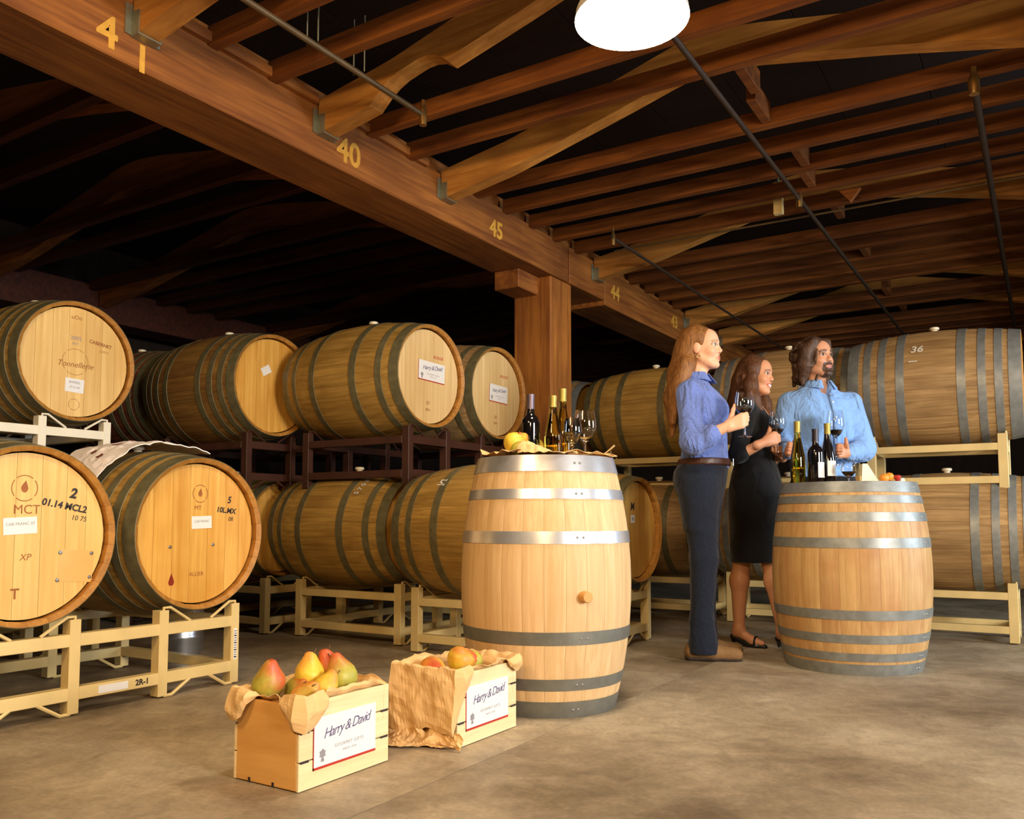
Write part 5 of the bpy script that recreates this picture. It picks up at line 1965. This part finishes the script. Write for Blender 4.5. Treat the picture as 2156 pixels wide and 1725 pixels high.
# ------------------------------------------------------------------ man in light blue shirt
def man():
    X0_, Y0_ = 1.770, 4.86
    t = thing('person', 'bearded person with wavy dark hair in light blue shirt', 'person', c2g(X0_, Y0_, 0), YAW)
    f = P3(.22, -.975, 0)
    lat = math.atan2(.22, .975)
    yawf = math.atan2(.50, .866)
    H = Head((-.030, -.012, 1.620), yawf, R(-5), R(-2), 1.03)
    torso = [(.94, 0, 0, .165, .112), (1.05, 0, 0, .165, .115), (1.18, -.002, 0, .178, .122), (1.29, -.006, 0, .188, .122), (1.37, -.012, 0, .172, .100), (1.43, -.016, 0, .11, .070), (1.48, -.018, 0, .058, .055)]
    shR, shL = P3(-.180, .005, 1.362), P3(.165, .005, 1.362)
    elR, wrR, knR = P3(-.240, -.02, 1.130), P3(-.265, -.215, 1.070), P3(-.285, -.280, 1.080)
    elL, wrL, knL = P3(.215, -.045, 1.100), P3(.050, -.235, 1.062), P3(-.005, -.268, 1.072)
    neck = [cap((-.018, .0, 1.42), H.P((0, .020, -.075)), .058, .055, .02)]
    arms = [cap(shR, elR, .052, .042, .03), cap(elR, wrR, .042, .030, .02), cap(shL, elL, .052, .042, .03), cap(elL, wrL, .042, .030)]
    handL = grip_hand(wrL, knL, (.25, -.9, 0), (.1, 0, 1), [(.026, .004, .9), (.040, .030, .75), (.024, .046, .7)], .020, .0096, .0195)
    handR = grip_hand(wrR, knR, (.9, .1, -.3), (.2, .1, 1), [(.030, .006, .9), (.040, .034, .75), (.018, .048, .7)], .036, .0096, .0195)
    legs = [cap((-.09, 0, .90), (-.095, 0, .50), .085, .060, .03), cap((-.095, 0, .50), (-.10, .02, .09), .056, .040), cap((.09, 0, .90), (.095, 0, .50), .085, .060, .03), cap((.095, 0, .50), (.10, .02, .09), .056, .040)]
    inner = [dict(t='stack', s=torso, yaw=lat, grow=-.010, k=.03), ell((0, 0, .92), (.15, .11, .1), .05)] + arms + legs
    face = H.face(True) + [H.cap((-.012, -.078, -.100), (.012, -.078, -.100), .012, None, .014)] + neck

    def paint(V, C):
        H.paint(V, C, SKIN[2], srgb(176, 104, 92), srgb(36, 24, 18), srgb(50, 34, 26))
        return C
    skin_mesh(t, [(inner + neck, .010, None), (face, .0036, lambda X, Y, Z: 1.425 - Z), (handL, .0034, None), (handR, .0034, None)], SKIN[2], paint)
    H.eyes(t, (.05, .03, .015))
    sl = [cap(shR, elR, .070, .064, .04), cap(elR, elR + (wrR - elR) * .86, .064, .048, .03), cap(elR + (wrR - elR) * .78, elR + (wrR - elR) * .92, .046, .044, .01),
          cap(shL, elL, .070, .068, .04), cap(elL, elL + (wrL - elL) * .82, .066, .050, .03), cap(elL + (wrL - elL) * .75, elL + (wrL - elL) * .90, .048, .046, .01)]
    sh = [dict(t='stack', s=torso, yaw=lat, grow=.022, k=.03)] + sl
    sh.append(cap(P3(-.005, -.085, 1.43), H.P((0, -.02, -.07)), .030, .060, .012, '-'))
    s = cloth('shirt', sh, .0075, M['shirt_light'], t, .0062, (34, 34, 26), 9)
    collar(s, (-.018, -.004, 1.468), math.atan2(.30, .95), .072, .100, -.030, .020, R(20), M['shirt_light'], R(-6))
    # button placket
    pl = []
    for i in range(10):
        z = 1.40 - .044 * i
        S = np.array(torso)
        af = np.interp(z, S[:, 0], S[:, 4]) + .022 + .006
        cx = np.interp(z, S[:, 0], S[:, 1])
        pl.append((cx + .22 * af, -.975 * af, z))
    vs, fs = [], []
    for x, y, z in pl:
        vs += [(x - .016, y - .002, z), (x + .016, y + .004, z)]
    fs = [(2 * i, 2 * i + 1, 2 * i + 3, 2 * i + 2) for i in range(len(pl) - 1)]
    po = link('placket', mesh('placket', vs, fs, M['shirt_light'], True), None, s)
    md = po.modifiers.new('thickness', 'SOLIDIFY')
    md.thickness = .004
    bv, bf = lathe_data([(0, .002), (.005, .002), (.0055, 0)], 10)
    bme = mesh('button', bv, bf, M['sticker'], True)
    for x, y, z in pl[1::2]:
        link('button', bme, None, s, (x, y - .004, z), (R(90), 0, 0))
    tr = [dict(t='stack', s=[(.84, 0, 0, .175, .118), (.95, 0, 0, .175, .122), (1.0, 0, 0, .17, .12)], yaw=lat, k=.04)]
    for q in (-1, 1):
        tr += [cap((q * .088, 0, .86), (q * .095, 0, .5), .100, .078, .05), cap((q * .095, 0, .5), (q * .10, .02, .06), .076, .078, .03)]
    cloth('trousers', tr, .009, M['black_cloth'], t, .002, (22, 22, 14), 2, lambda X, Y, Z: .03 - Z)
    for q in (-1, 1):
        a = P3(q * .10, .02, 0)
        cloth('shoe', [cap(a + P3(0, .05, .045), a + P3(.02, -.08, .045), .042, .044, .02), cap(a + P3(.02, -.08, .043), a + P3(.045, -.19, .034), .044, .034, .02)], .007, M['black_leather'], t, 0, clip=lambda X, Y, Z: .003 - Z)
    # wavy hair to the collar
    hp = [H.ell((0, .024, .046), (.088, .100, .088), .02), H.ell((0, .055, -.03), (.082, .070, .09), .02)]
    for q in (-1, 1):
        hp += [H.cap((q * .055, -.045, .085), (q * .082, -.012, .03), .022, .026, .03), H.cap((q * .080, -.004, .04), (q * .088, .004, -.04), .030, .034, .03), H.cap((q * .088, .004, -.04), (q * .084, .03, -.105), .036, .026, .03)]
    hp += [H.ell((0, .085, -.085), (.085, .045, .055), .03)]
    rr = random.Random(5)
    for i in range(64):                                   # loose curls
        a = rr.uniform(R(-150), R(150))                   # 0 = back of the head
        z = rr.uniform(-.125, .10)
        w_ = 1.0 if z < .03 else math.sqrt(max(.1, 1 - ((z - .03) / .1) ** 2))
        q = (math.sin(a) * .095 * w_, .030 + math.cos(a) * .097 * w_, z)
        hp.append(H.cap(q, (q[0] + rr.uniform(-.02, .02), q[1] + rr.uniform(-.012, .012), q[2] - rr.uniform(.01, .035)), rr.uniform(.013, .023), .010, .005))
    hp += [H.ell((0, -.092, -.024), (.064, .074, .098), .008, '-'), H.ell((0, -.085, -.13), (.062, .095, .08), .02, '-')]
    cloth('hair', hp, .0046, M['hair_dark'], t, .0045, (80, 80, 60), 21, sm=1)
    return t


man()
wineglass('wineglass of red wine held by the bearded person', c2g(1.770 - .034, 4.86 - .296, 1.025), 0.262, 0.046, 'red_wine', 0.26)
